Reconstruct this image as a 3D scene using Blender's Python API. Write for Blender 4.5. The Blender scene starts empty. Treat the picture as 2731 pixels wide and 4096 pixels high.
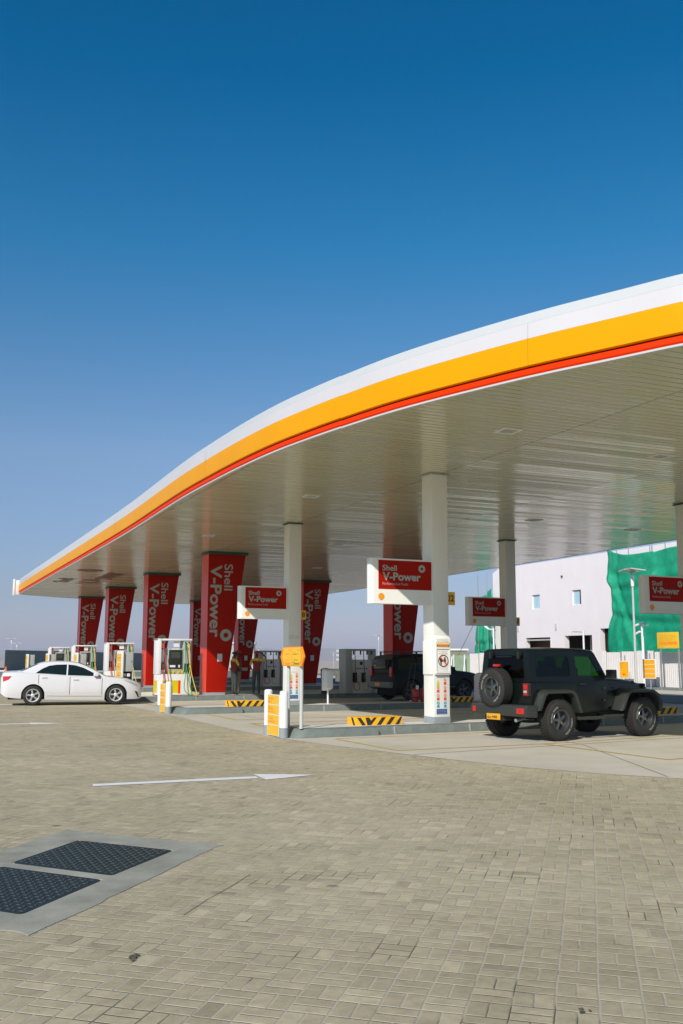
import bpy, bmesh, math, random
from mathutils import Vector, Matrix, noise
R = math.radians
scene = bpy.context.scene
COL = scene.collection
random.seed(7)

# ------------------------------------------------------------------ camera
cam_d = bpy.data.cameras.new("camera")
cam = bpy.data.objects.new("camera", cam_d)
COL.objects.link(cam)
cam_d.sensor_fit = 'HORIZONTAL'
cam_d.sensor_width = 24.0
cam_d.lens = 35.13
cam_d.clip_start = 0.05
cam_d.clip_end = 20000
yaw, pitch, roll = 0.4064, 0.1458, 0.0016
fw = Vector((math.sin(yaw) * math.cos(pitch), math.cos(yaw) * math.cos(pitch), math.sin(pitch)))
rt = Vector((math.cos(yaw), -math.sin(yaw), 0))
up = rt.cross(fw)
r2 = rt * math.cos(roll) + up * math.sin(roll)
u2 = up * math.cos(roll) - rt * math.sin(roll)
cam.matrix_world = Matrix(((r2.x, u2.x, -fw.x, 0), (r2.y, u2.y, -fw.y, 0), (r2.z, u2.z, -fw.z, 1.6), (0, 0, 0, 1)))
scene.camera = cam

# ------------------------------------------------------------------ light
SUN = Vector((-1.0, -0.9, 0.93)).normalized()      # towards the sun
sl = bpy.data.lights.new("sun", 'SUN')
sl.energy = 4.6
sl.angle = R(0.5)
sl.color = (1.0, 0.94, 0.86)
so = bpy.data.objects.new("sun", sl)
COL.objects.link(so)
so.rotation_euler = SUN.to_track_quat('Z', 'Y').to_euler()
elev = math.asin(SUN.z)
azim = math.atan2(SUN.x, SUN.y)

w = bpy.data.worlds.new("World")
scene.world = w
w.use_nodes = True
nt = w.node_tree
nt.nodes.clear()
N = nt.nodes.new
L = nt.links.new
out = N("ShaderNodeOutputWorld")
bg = N("ShaderNodeBackground")
sky = N("ShaderNodeTexSky")
sky.sky_type = 'NISHITA'
sky.sun_disc = False
sky.sun_elevation = elev
sky.sun_rotation = azim
sky.altitude = 0
sky.air_density = 1.0
sky.dust_density = 0.6
sky.ozone_density = 2.5
# tint of the air by height above the horizon: hazy lavender low, deep blue high
tc = N("ShaderNodeTexCoord")
sx = N("ShaderNodeSeparateXYZ")
L(tc.outputs["Generated"], sx.inputs[0])
ramp = N("ShaderNodeValToRGB")
L(sx.outputs["Z"], ramp.inputs[0])
el = ramp.color_ramp.elements
SKYT = [(0.0, (0.80, 0.81, 1.42)), (0.022, (0.80, 0.80, 1.22)), (0.06, (0.77, 0.78, 1.03)), (0.20, (0.95, 1.05, 1.19)),
        (0.39, (0.22, 1.02, 1.33)), (0.53, (0.0, 0.86, 1.27)), (1.0, (0.0, 0.62, 1.05))]
while len(el) < len(SKYT):
    el.new(0.5)
for e_, (p_, c_) in zip(el, SKYT):
    e_.position = p_
    e_.color = (*c_, 1)
mul = N("ShaderNodeMix")
mul.data_type = 'RGBA'
mul.blend_type = 'MULTIPLY'
mul.inputs[0].default_value = 1.0
L(sky.outputs[0], mul.inputs[6])
L(ramp.outputs[0], mul.inputs[7])
L(mul.outputs[2], bg.inputs[0])
bg.inputs[1].default_value = 0.085
L(bg.outputs[0], out.inputs[0])

scene.view_settings.view_transform = 'Standard'
scene.view_settings.look = 'None'
scene.view_settings.exposure = 0.0
scene.view_settings.gamma = 1.0
scene.cycles.max_bounces = 8
scene.cycles.diffuse_bounces = 4
scene.cycles.use_denoising = True


# ------------------------------------------------------------------ materials
def mat(name, color, rough=0.6, metal=0.0, var=0.0, vscale=3.0, bump=0.0, bscale=40.0, coat=0.0, spec=0.5):
    m = bpy.data.materials.new(name)
    m.use_nodes = True
    t = m.node_tree
    b = t.nodes["Principled BSDF"]
    b.inputs["Base Color"].default_value = (*color, 1)
    b.inputs["Roughness"].default_value = rough
    b.inputs["Metallic"].default_value = metal
    b.inputs["Specular IOR Level"].default_value = spec
    if coat:
        b.inputs["Coat Weight"].default_value = coat
        b.inputs["Coat Roughness"].default_value = 0.05
    c = t.nodes.new("ShaderNodeTexCoord")
    if var:
        n = t.nodes.new("ShaderNodeTexNoise")
        n.inputs["Scale"].default_value = vscale
        n.inputs["Detail"].default_value = 6
        n.inputs["Roughness"].default_value = 0.65
        t.links.new(c.outputs["Object"], n.inputs["Vector"])
        r = t.nodes.new("ShaderNodeMapRange")
        r.inputs[1].default_value = 0.3
        r.inputs[2].default_value = 0.7
        r.inputs[3].default_value = 1 - var
        r.inputs[4].default_value = 1 + var
        t.links.new(n.outputs[0], r.inputs[0])
        x = t.nodes.new("ShaderNodeMix")
        x.data_type = 'RGBA'
        x.blend_type = 'MULTIPLY'
        x.inputs[0].default_value = 1
        x.inputs[6].default_value = (*color, 1)
        t.links.new(r.outputs[0], x.inputs[7])
        t.links.new(x.outputs[2], b.inputs["Base Color"])
    if bump:
        n = t.nodes.new("ShaderNodeTexNoise")
        n.inputs["Scale"].default_value = bscale
        n.inputs["Detail"].default_value = 4
        t.links.new(c.outputs["Object"], n.inputs["Vector"])
        bp = t.nodes.new("ShaderNodeBump")
        bp.inputs["Strength"].default_value = bump
        bp.inputs["Distance"].default_value = 0.01
        t.links.new(n.outputs[0], bp.inputs["Height"])
        t.links.new(bp.outputs[0], b.inputs["Normal"])
    return m


M = dict(
    white=mat("white_paint", (0.80, 0.79, 0.78), 0.35, var=0.04, vscale=2),
    colwhite=mat("white_cladding", (0.83, 0.83, 0.77), 0.4, var=0.03, vscale=1.5),
    fasciawhite=mat("white_fascia", (0.63, 0.605, 0.62), 0.4, spec=0.25, var=0.02, vscale=0.7),
    fasciagrey=mat("pale_grey_coping", (0.55, 0.56, 0.555), 0.45, spec=0.25, var=0.02),
    yellow=mat("yellow_panel", (0.82, 0.345, 0.0), 0.4, spec=0.12, var=0.03, vscale=0.8),
    signyellow=mat("yellow_sheet", (0.88, 0.50, 0.03), 0.4, var=0.04),
    fasciared=mat("orange_red_panel", (0.85, 0.04, 0.002), 0.45, spec=0.08),
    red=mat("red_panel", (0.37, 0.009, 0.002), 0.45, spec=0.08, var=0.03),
    redlit=mat("red_lit_side", (0.75, 0.03, 0.002), 0.25, var=0.03),  # glossier copy of the panel red, brightened for the sunlit side
    orange=mat("orange_mark", (0.95, 0.22, 0.01), 0.5),
    darkred=mat("dark_red_lettering", (0.13, 0.012, 0.006), 0.5),
    cap=mat("dark_green_trim", (0.025, 0.065, 0.04), 0.5),
    letter=mat("silver_lettering", (0.36, 0.41, 0.37), 0.4, var=0.03),
    kerb=mat("grey_kerb_paint", (0.16, 0.185, 0.172), 0.7, var=0.16, vscale=5, bump=0.2),
    kerbtop=mat("pale_island_paving", (0.62, 0.58, 0.54), 0.8, var=0.10, vscale=4, bump=0.2),
    plinth=mat("grey_plinth", (0.28, 0.32, 0.33), 0.55, var=0.06),
    black=mat("black_plastic", (0.018, 0.02, 0.018), 0.45),
    rubber=mat("tyre_rubber", (0.022, 0.021, 0.018), 0.85, var=0.2, vscale=14, bump=0.4, bscale=60),
    dark=mat("dark_void", (0.008, 0.009, 0.008), 0.9),
    line=mat("yellow_line_paint", (0.55, 0.36, 0.04), 0.8, var=0.25, vscale=9),
    road=mat("white_road_paint", (0.78, 0.76, 0.75), 0.7, var=0.10, vscale=8, bump=0.2),
    joint=mat("dark_joint", (0.14, 0.14, 0.12), 0.9),
    carwhite=mat("white_car_paint", (0.70, 0.68, 0.685), 0.25, coat=0.6),
    carblack=mat("dark_green_black_paint", (0.003, 0.006, 0.005), 0.22, coat=0.0, spec=0.4, var=0.25, vscale=2.5),
    flare=mat("dark_grey_moulded_plastic", (0.032, 0.036, 0.031), 0.42, bump=0.1, bscale=150),
    suvblack=mat("black_car_paint", (0.006, 0.008, 0.007), 0.35, spec=0.25),
    alloy=mat("silver_alloy", (0.66, 0.66, 0.64), 0.3, metal=0.25),
    gunmetal=mat("gunmetal_alloy", (0.17, 0.18, 0.18), 0.32, metal=0.85),
    chrome=mat("polished_metal", (0.75, 0.75, 0.74), 0.15, metal=1),
    glassdark=mat("tinted_window", (0.008, 0.014, 0.012), 0.05, spec=0.5),
    lampred=mat("red_lamp_lens", (0.55, 0.012, 0.006), 0.15, coat=0.8),
    lampclear=mat("clear_lamp_lens", (0.42, 0.42, 0.40), 0.12, coat=0.8),
    plate=mat("yellow_number_plate", (0.75, 0.36, 0.02), 0.4),
    green=mat("green_hose", (0.02, 0.28, 0.07), 0.5),
    hosered=mat("red_hose", (0.55, 0.05, 0.02), 0.5),
    hoseyellow=mat("yellow_hose", (0.65, 0.50, 0.05), 0.5),
    pumpyellow=mat("yellow_pump_panel", (0.68, 0.55, 0.0), 0.35),
    pumpgrey=mat("light_grey_metal", (0.42, 0.43, 0.40), 0.4, var=0.04),
    steel=mat("galvanised_steel", (0.40, 0.42, 0.42), 0.4, metal=0.6, var=0.08),
    postgrey=mat("pale_grey_post", (0.52, 0.54, 0.52), 0.4, var=0.05),
    bollbase=mat("blue_grey_sleeve", (0.27, 0.31, 0.33), 0.5),
    stripey=mat("safety_yellow", (0.90, 0.44, 0.01), 0.5, var=0.05),
    stripek=mat("safety_black", (0.02, 0.028, 0.02), 0.6),
    render=mat("white_render", (0.81, 0.745, 0.755), 0.8, var=0.035, vscale=0.8, bump=0.15, bscale=8),
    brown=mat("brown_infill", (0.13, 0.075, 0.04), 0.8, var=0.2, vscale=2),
    olive=mat("olive_concrete", (0.22, 0.21, 0.15), 0.85, var=0.1),  # even olive tone for bare concrete
    winblue=mat("pale_blue_window_film", (0.42, 0.60, 0.68), 0.2),
    fence=mat("white_hoarding", (0.72, 0.68, 0.66), 0.6, var=0.07, vscale=1.2),
    greenfence=mat("green_mesh_hoarding", (0.27, 0.36, 0.24), 0.8, var=0.15, vscale=1),
    hoard=mat("dark_green_grey_hoarding", (0.16, 0.195, 0.18), 0.7, var=0.1),
    skin=mat("brown_skin", (0.10, 0.045, 0.028), 0.55),
    vest=mat("maroon_uniform", (0.20, 0.018, 0.014), 0.8, var=0.15, vscale=12),
    vestyellow=mat("yellow_uniform_sleeve", (0.62, 0.42, 0.04), 0.8, var=0.1),
    trousers=mat("dark_grey_trousers", (0.035, 0.045, 0.04), 0.85, var=0.2, vscale=10),
    trousersgrey=mat("grey_trousers", (0.22, 0.20, 0.18), 0.85, var=0.15, vscale=10),
    hair=mat("black_hair", (0.015, 0.012, 0.01), 0.7),
    redcap=mat("red_cap", (0.42, 0.025, 0.015), 0.7),
    helmet=mat("yellow_helmet", (0.85, 0.42, 0.01), 0.35),
    bluewear=mat("blue_work_shirt", (0.16, 0.17, 0.36), 0.85),
    bluesign=mat("blue_sign", (0.02, 0.08, 0.28), 0.4),
    cyan=mat("bright_blue_pictogram", (0.02, 0.35, 0.65), 0.4),
    picred=mat("red_pictogram", (0.80, 0.10, 0.04), 0.4),
    picyel=mat("yellow_pictogram", (0.65, 0.62, 0.05), 0.4),
    greytext=mat("grey_text", (0.30, 0.30, 0.29), 0.6),
    pale=mat("pale_notice", (0.55, 0.62, 0.64), 0.5),
    cone=mat("orange_cone", (0.85, 0.12, 0.03), 0.5),
    solar=mat("solar_panel", (0.55, 0.54, 0.50), 0.25, var=0.05),
)


def glass_green(name, col, mixf):
    m = bpy.data.materials.new(name)
    m.use_nodes = True
    t = m.node_tree
    t.nodes.clear()
    o = t.nodes.new("ShaderNodeOutputMaterial")
    tr = t.nodes.new("ShaderNodeBsdfTransparent")
    tr.inputs[0].default_value = (*col, 1)
    gl = t.nodes.new("ShaderNodeBsdfGlossy")
    gl.inputs["Roughness"].default_value = 0.03
    mx = t.nodes.new("ShaderNodeMixShader")
    mx.inputs[0].default_value = mixf
    t.links.new(tr.outputs[0], mx.inputs[1])
    t.links.new(gl.outputs[0], mx.inputs[2])
    t.links.new(mx.outputs[0], o.inputs[0])
    return m


M['glass'] = glass_green("green_tinted_glass", (0.30, 0.52, 0.20), 0.05)
M['glassmid'] = glass_green("dark_green_glass", (0.16, 0.27, 0.10), 0.04)
M['smoked'] = glass_green("smoked_green_glass", (0.02, 0.05, 0.035), 0.03)


def node_math(t, op, a, b=None, c=None):
    n = t.nodes.new("ShaderNodeMath")
    n.operation = op
    for i, v in enumerate((a, b, c)):
        if v is None:
            continue
        if isinstance(v, (int, float)):
            n.inputs[i].default_value = v
        else:
            t.links.new(v, n.inputs[i])
    return n.outputs[0]


def paver_material():
    m = bpy.data.materials.new("concrete_block_paving")
    m.use_nodes = True
    t = m.node_tree
    b = t.nodes["Principled BSDF"]
    tc = t.nodes.new("ShaderNodeTexCoord")
    sp = t.nodes.new("ShaderNodeSeparateXYZ")
    # slight wobble of the joints
    nz = t.nodes.new("ShaderNodeTexNoise")
    nz.inputs["Scale"].default_value = 2.2
    nz.inputs["Detail"].default_value = 3
    t.links.new(tc.outputs["Object"], nz.inputs["Vector"])
    vm = t.nodes.new("ShaderNodeVectorMath")
    vm.operation = 'MULTIPLY_ADD'
    t.links.new(nz.outputs["Color"], vm.inputs[0])
    vm.inputs[1].default_value = (0.022, 0.022, 0)
    t.links.new(tc.outputs["Object"], vm.inputs[2])
    t.links.new(vm.outputs[0], sp.inputs[0])
    A = R(53)
    B = R(-41)
    k = 1 / 0.2
    f = lambda op, a, b_=None, c=None: node_math(t, op, a, b_, c)
    X, Y = sp.outputs[0], sp.outputs[1]
    det = math.cos(A) * math.sin(B) - math.sin(A) * math.cos(B)
    # solve p = u*a + v*b
    u = f('ADD', f('MULTIPLY', X, math.sin(B) / det * k), f('MULTIPLY', Y, -math.cos(B) / det * k))
    v = f('ADD', f('MULTIPLY', X, -math.sin(A) / det * k), f('MULTIPLY', Y, math.cos(A) / det * k))
    iu, iv = f('FLOOR', u), f('FLOOR', v)
    fu, fv = f('SUBTRACT', u, iu), f('SUBTRACT', v, iv)
    par = f('FLOORED_MODULO', f('ADD', iu, iv), 2.0)
    # s: split coordinate, l: long coordinate
    def mixv(a, b_):   # par ? b : a
        return f('ADD', f('MULTIPLY', a, f('SUBTRACT', 1.0, par)), f('MULTIPLY', b_, par))
    s = mixv(fu, fv)
    l = mixv(fv, fu)
    s2 = f('MULTIPLY', s, 2.0)
    half = f('FLOOR', s2)
    fs = f('SUBTRACT', s2, half)
    es = f('MULTIPLY', f('MINIMUM', fs, f('SUBTRACT', 1.0, fs)), 0.1)
    elg = f('MULTIPLY', f('MINIMUM', l, f('SUBTRACT', 1.0, l)), 0.2)
    edge = f('MINIMUM', es, elg)
    cmb = t.nodes.new("ShaderNodeCombineXYZ")
    t.links.new(iu, cmb.inputs[0])
    t.links.new(iv, cmb.inputs[1])
    t.links.new(half, cmb.inputs[2])
    wn = t.nodes.new("ShaderNodeTexWhiteNoise")
    wn.noise_dimensions = '3D'
    t.links.new(cmb.outputs[0], wn.inputs["Vector"])
    # tone per block, most blocks alike, a few dark or pale
    cr = t.nodes.new("ShaderNodeValToRGB")
    t.links.new(wn.outputs["Value"], cr.inputs[0])
    e = cr.color_ramp.elements
    tones = [(0.0, .74), (0.035, .90), (0.45, .97), (0.8, 1.03), (0.95, 1.10), (1.0, 1.18)]
    while len(e) < len(tones):
        e.new(0.5)
    for q, (p, c) in zip(e, tones):
        q.position = p
        q.color = (c, c, c, 1)
    # large stains
    n1 = t.nodes.new("ShaderNodeTexNoise")
    n1.inputs["Scale"].default_value = 0.35
    n1.inputs["Detail"].default_value = 7
    n1.inputs["Roughness"].default_value = 0.6
    t.links.new(tc.outputs["Object"], n1.inputs["Vector"])
    r1 = t.nodes.new("ShaderNodeValToRGB")
    t.links.new(n1.outputs[0], r1.inputs[0])
    r1.color_ramp.elements[0].position = 0.35
    r1.color_ramp.elements[0].color = (0.385, 0.325, 0.205, 1)
    r1.color_ramp.elements[1].position = 0.66
    r1.color_ramp.elements[1].color = (0.49, 0.415, 0.275, 1)
    # fine speckle and blotch
    n2 = t.nodes.new("ShaderNodeTexNoise")
    n2.inputs["Scale"].default_value = 9
    n2.inputs["Detail"].default_value = 8
    n2.inputs["Roughness"].default_value = 0.75
    t.links.new(tc.outputs["Object"], n2.inputs["Vector"])
    r2_ = t.nodes.new("ShaderNodeMapRange")
    r2_.inputs[1].default_value = 0.3
    r2_.inputs[2].default_value = 0.7
    r2_.inputs[3].default_value = 0.80
    r2_.inputs[4].default_value = 1.18
    t.links.new(n2.outputs[0], r2_.inputs[0])

    def mx(mode, fac, a, b_):
        n = t.nodes.new("ShaderNodeMix")
        n.data_type = 'RGBA'
        n.blend_type = mode
        for i, v_ in ((0, fac), (6, a), (7, b_)):
            if isinstance(v_, (int, float)):
                n.inputs[i].default_value = v_
            elif isinstance(v_, tuple):
                n.inputs[i].default_value = v_
            else:
                t.links.new(v_, n.inputs[i])
        return n.outputs[2]
    c0 = mx('MULTIPLY', 1.0, r1.outputs[0], cr.outputs[0])
    c1 = mx('MULTIPLY', 1.0, c0, r2_.outputs[0])
    # joints: sandy pale in places, open and dark in others
    n3 = t.nodes.new("ShaderNodeTexNoise")
    n3.inputs["Scale"].default_value = 1.6
    n3.inputs["Detail"].default_value = 5
    t.links.new(tc.outputs["Object"], n3.inputs["Vector"])
    r3 = t.nodes.new("ShaderNodeValToRGB")
    t.links.new(n3.outputs[0], r3.inputs[0])
    r3.color_ramp.elements[0].position = 0.37
    r3.color_ramp.elements[0].color = (0.13, 0.11, 0.07, 1)
    r3.color_ramp.elements[1].position = 0.47
    r3.color_ramp.elements[1].color = (0.50, 0.43, 0.31, 1)
    jw = t.nodes.new("ShaderNodeMapRange")
    jw.inputs[1].default_value = 0.0022
    jw.inputs[2].default_value = 0.0048
    jw.inputs[3].default_value = 1.0
    jw.inputs[4].default_value = 0.0
    t.links.new(edge, jw.inputs[0])
    c2 = mx('MIX', jw.outputs[0], c1, r3.outputs[0])
    # pale arrises: sun glint on the block edges painted into the colour
    ar = t.nodes.new("ShaderNodeMapRange")
    ar.inputs[1].default_value = 0.004
    ar.inputs[2].default_value = 0.010
    ar.inputs[3].default_value = 0.6
    ar.inputs[4].default_value = 0.0
    t.links.new(edge, ar.inputs[0])
    nj = f('SUBTRACT', 1.0, jw.outputs[0])
    c3 = mx('MIX', f('MULTIPLY', f('MULTIPLY', ar.outputs[0], nj), n3.outputs[0]), c2, (0.60, 0.55, 0.45, 1))
    # oil spots
    vo = t.nodes.new("ShaderNodeTexVoronoi")
    vo.inputs["Scale"].default_value = 0.9
    vo.inputs["Randomness"].default_value = 1
    wv = t.nodes.new("ShaderNodeVectorMath")
    wv.operation = 'MULTIPLY_ADD'
    t.links.new(n2.outputs["Color"], wv.inputs[0])
    wv.inputs[1].default_value = (0.12, 0.12, 0)
    t.links.new(tc.outputs["Object"], wv.inputs[2])
    t.links.new(wv.outputs[0], vo.inputs["Vector"])
    sp2 = t.nodes.new("ShaderNodeMapRange")
    sp2.inputs[1].default_value = 0.03
    sp2.inputs[2].default_value = 0.055
    sp2.inputs[3].default_value = 0.65
    sp2.inputs[4].default_value = 0.0
    t.links.new(vo.outputs["Distance"], sp2.inputs[0])
    c4 = mx('MIX', sp2.outputs[0], c3, (0.10, 0.09, 0.06, 1))
    t.links.new(c4, b.inputs["Base Color"])
    b.inputs["Roughness"].default_value = 0.85
    b.inputs["Specular IOR Level"].default_value = 0.2
    # relief: joints, tilt per block, grit
    hj = t.nodes.new("ShaderNodeMapRange")
    hj.inputs[1].default_value = 0.0
    hj.inputs[2].default_value = 0.009
    t.links.new(edge, hj.inputs[0])
    hh = f('ADD', f('ADD', hj.outputs[0], f('MULTIPLY', wn.outputs["Value"], 0.25)), f('MULTIPLY', n2.outputs[0], 0.35))
    tl = f('MULTIPLY', f('MULTIPLY', s, f('SUBTRACT', wn.outputs["Value"], 0.5)), 0.6)
    bp = t.nodes.new("ShaderNodeBump")
    bp.inputs["Strength"].default_value = 0.8
    bp.inputs["Distance"].default_value = 0.006
    t.links.new(f('ADD', hh, tl), bp.inputs["Height"])
    t.links.new(bp.outputs[0], b.inputs["Normal"])
    return m


def slab_material(name, c1, c2, sc=0.5):
    m = mat(name, c1, 0.9, spec=0.15)
    t = m.node_tree
    b = t.nodes["Principled BSDF"]
    tc = t.nodes.new("ShaderNodeTexCoord")
    n = t.nodes.new("ShaderNodeTexNoise")
    n.inputs["Scale"].default_value = sc
    n.inputs["Detail"].default_value = 9
    n.inputs["Roughness"].default_value = 0.66
    t.links.new(tc.outputs["Object"], n.inputs["Vector"])
    r = t.nodes.new("ShaderNodeValToRGB")
    t.links.new(n.outputs[0], r.inputs[0])
    r.color_ramp.elements[0].position = 0.32
    r.color_ramp.elements[0].color = (*c1, 1)
    r.color_ramp.elements[1].position = 0.68
    r.color_ramp.elements[1].color = (*c2, 1)
    t.links.new(r.outputs[0], b.inputs["Base Color"])
    bp = t.nodes.new("ShaderNodeBump")
    bp.inputs["Strength"].default_value = 0.15
    bp.inputs["Distance"].default_value = 0.01
    n2 = t.nodes.new("ShaderNodeTexNoise")
    n2.inputs["Scale"].default_value = 35
    n2.inputs["Detail"].default_value = 5
    t.links.new(tc.outputs["Object"], n2.inputs["Vector"])
    t.links.new(n2.outputs[0], bp.inputs["Height"])
    t.links.new(bp.outputs[0], b.inputs["Normal"])
    return m


def ceiling_material():
    m = mat("linear_metal_ceiling", (0.58, 0.59, 0.40), 0.22, spec=0.6)
    t = m.node_tree
    b = t.nodes["Principled BSDF"]
    b.inputs["Coat Weight"].default_value = 0.45
    b.inputs["Coat Roughness"].default_value = 0.12
    tc = t.nodes.new("ShaderNodeTexCoord")
    sp = t.nodes.new("ShaderNodeSeparateXYZ")
    t.links.new(tc.outputs["Object"], sp.inputs[0])
    f = lambda op, a, b_=None, c=None: node_math(t, op, a, b_, c)
    y = f('ADD', sp.outputs[1], f('MULTIPLY', sp.outputs[0], -0.03))
    u = f('MULTIPLY', y, 1 / 0.20)
    iu = f('FLOOR', u)
    fu = f('SUBTRACT', u, iu)
    groove = t.nodes.new("ShaderNodeMapRange")
    groove.inputs[1].default_value = 0.0
    groove.inputs[2].default_value = 0.10
    t.links.new(f('MINIMUM', fu, f('SUBTRACT', 1.0, fu)), groove.inputs[0])
    xs_ = f('MULTIPLY', f('SUBTRACT', sp.outputs[0], 11.05), 1 / 4.35)
    ix = f('FLOOR', xs_)
    fx_ = f('SUBTRACT', xs_, ix)
    seam = t.nodes.new("ShaderNodeMapRange")
    seam.inputs[1].default_value = 0.0025
    seam.inputs[2].default_value = 0.006
    t.links.new(f('MINIMUM', fx_, f('SUBTRACT', 1.0, fx_)), seam.inputs[0])
    cb = t.nodes.new("ShaderNodeCombineXYZ")
    t.links.new(iu, cb.inputs[0])
    t.links.new(ix, cb.inputs[1])
    wn = t.nodes.new("ShaderNodeTexWhiteNoise")
    wn.noise_dimensions = '3D'
    t.links.new(cb.outputs[0], wn.inputs["Vector"])
    n = t.nodes.new("ShaderNodeTexNoise")
    n.inputs["Scale"].default_value = 0.5
    n.inputs["Detail"].default_value = 3
    t.links.new(tc.outputs["Object"], n.inputs["Vector"])
    tilt = f('MULTIPLY', f('MULTIPLY', fu, f('SUBTRACT', wn.outputs["Value"], 0.5)), 1.6)
    h = f('ADD', f('ADD', f('MULTIPLY', groove.outputs[0], 0.5), tilt), f('MULTIPLY', n.outputs[0], 0.7))
    bp = t.nodes.new("ShaderNodeBump")
    bp.inputs["Strength"].default_value = 1.0
    bp.inputs["Distance"].default_value = 0.009
    t.links.new(h, bp.inputs["Height"])
    t.links.new(bp.outputs[0], b.inputs["Normal"])
    t.links.new(bp.outputs[0], b.inputs["Coat Normal"])
    x = t.nodes.new("ShaderNodeMix")
    x.data_type = 'RGBA'
    x.inputs[6].default_value = (0.16, 0.16, 0.10, 1)
    x.inputs[7].default_value = (0.68, 0.655, 0.43, 1)
    t.links.new(f('MINIMUM', groove.outputs[0], f('MAXIMUM', seam.outputs[0], 0.45)), x.inputs[0])
    t.links.new(x.outputs[2], b.inputs["Base Color"])
    return m


def netting_material():
    m = mat("green_debris_netting", (0.0, 0.26, 0.14), 0.75)
    t = m.node_tree
    b = t.nodes["Principled BSDF"]
    tc = t.nodes.new("ShaderNodeTexCoord")
    n = t.nodes.new("ShaderNodeTexNoise")
    n.inputs["Scale"].default_value = 1.4
    n.inputs["Detail"].default_value = 8
    n.inputs["Roughness"].default_value = 0.7
    t.links.new(tc.outputs["Object"], n.inputs["Vector"])
    r = t.nodes.new("ShaderNodeValToRGB")
    t.links.new(n.outputs[0], r.inputs[0])
    e = r.color_ramp.elements
    e[0].position, e[0].color = 0.35, (0.0, 0.25, 0.135, 1)
    e[1].position, e[1].color = 0.60, (0.0, 0.37, 0.20, 1)
    q = e.new(0.72)
    q.color = (0.10, 0.40, 0.22, 1)
    t.links.new(r.outputs[0], b.inputs["Base Color"])
    # faint weave with worn, see-through specks
    tr = t.nodes.new("ShaderNodeBsdfTransparent")
    ms = t.nodes.new("ShaderNodeMixShader")
    n2 = t.nodes.new("ShaderNodeTexNoise")
    n2.inputs["Scale"].default_value = 9
    n2.inputs["Detail"].default_value = 6
    n2.inputs["Roughness"].default_value = 0.8
    t.links.new(tc.outputs["Object"], n2.inputs["Vector"])
    mr = t.nodes.new("ShaderNodeMapRange")
    mr.inputs[1].default_value = 0.56
    mr.inputs[2].default_value = 0.72
    mr.inputs[3].default_value = 0.10
    mr.inputs[4].default_value = 0.5
    t.links.new(n2.outputs[0], mr.inputs[0])
    t.links.new(mr.outputs[0], ms.inputs[0])
    t.links.new(b.outputs[0], ms.inputs[1])
    t.links.new(tr.outputs[0], ms.inputs[2])
    om = t.nodes["Material Output"]
    t.links.new(ms.outputs[0], om.inputs["Surface"])
    return m


M['paver'] = paver_material()
M['slab'] = slab_material("concrete_slab", (0.47, 0.42, 0.33), (0.58, 0.525, 0.44))
M['asphalt'] = slab_material("asphalt", (0.10, 0.115, 0.12), (0.16, 0.175, 0.18))
M['sand'] = slab_material("desert_sand", (0.42, 0.34, 0.26), (0.52, 0.43, 0.34), 0.02)
M['surround'] = slab_material("manhole_concrete", (0.24, 0.235, 0.19), (0.40, 0.38, 0.31), 1.8)
M['ceiling'] = ceiling_material()
M['netting'] = netting_material()
M['hills'] = slab_material("hazy_hills", (0.33, 0.29, 0.28), (0.40, 0.35, 0.33), 0.01)


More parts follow.
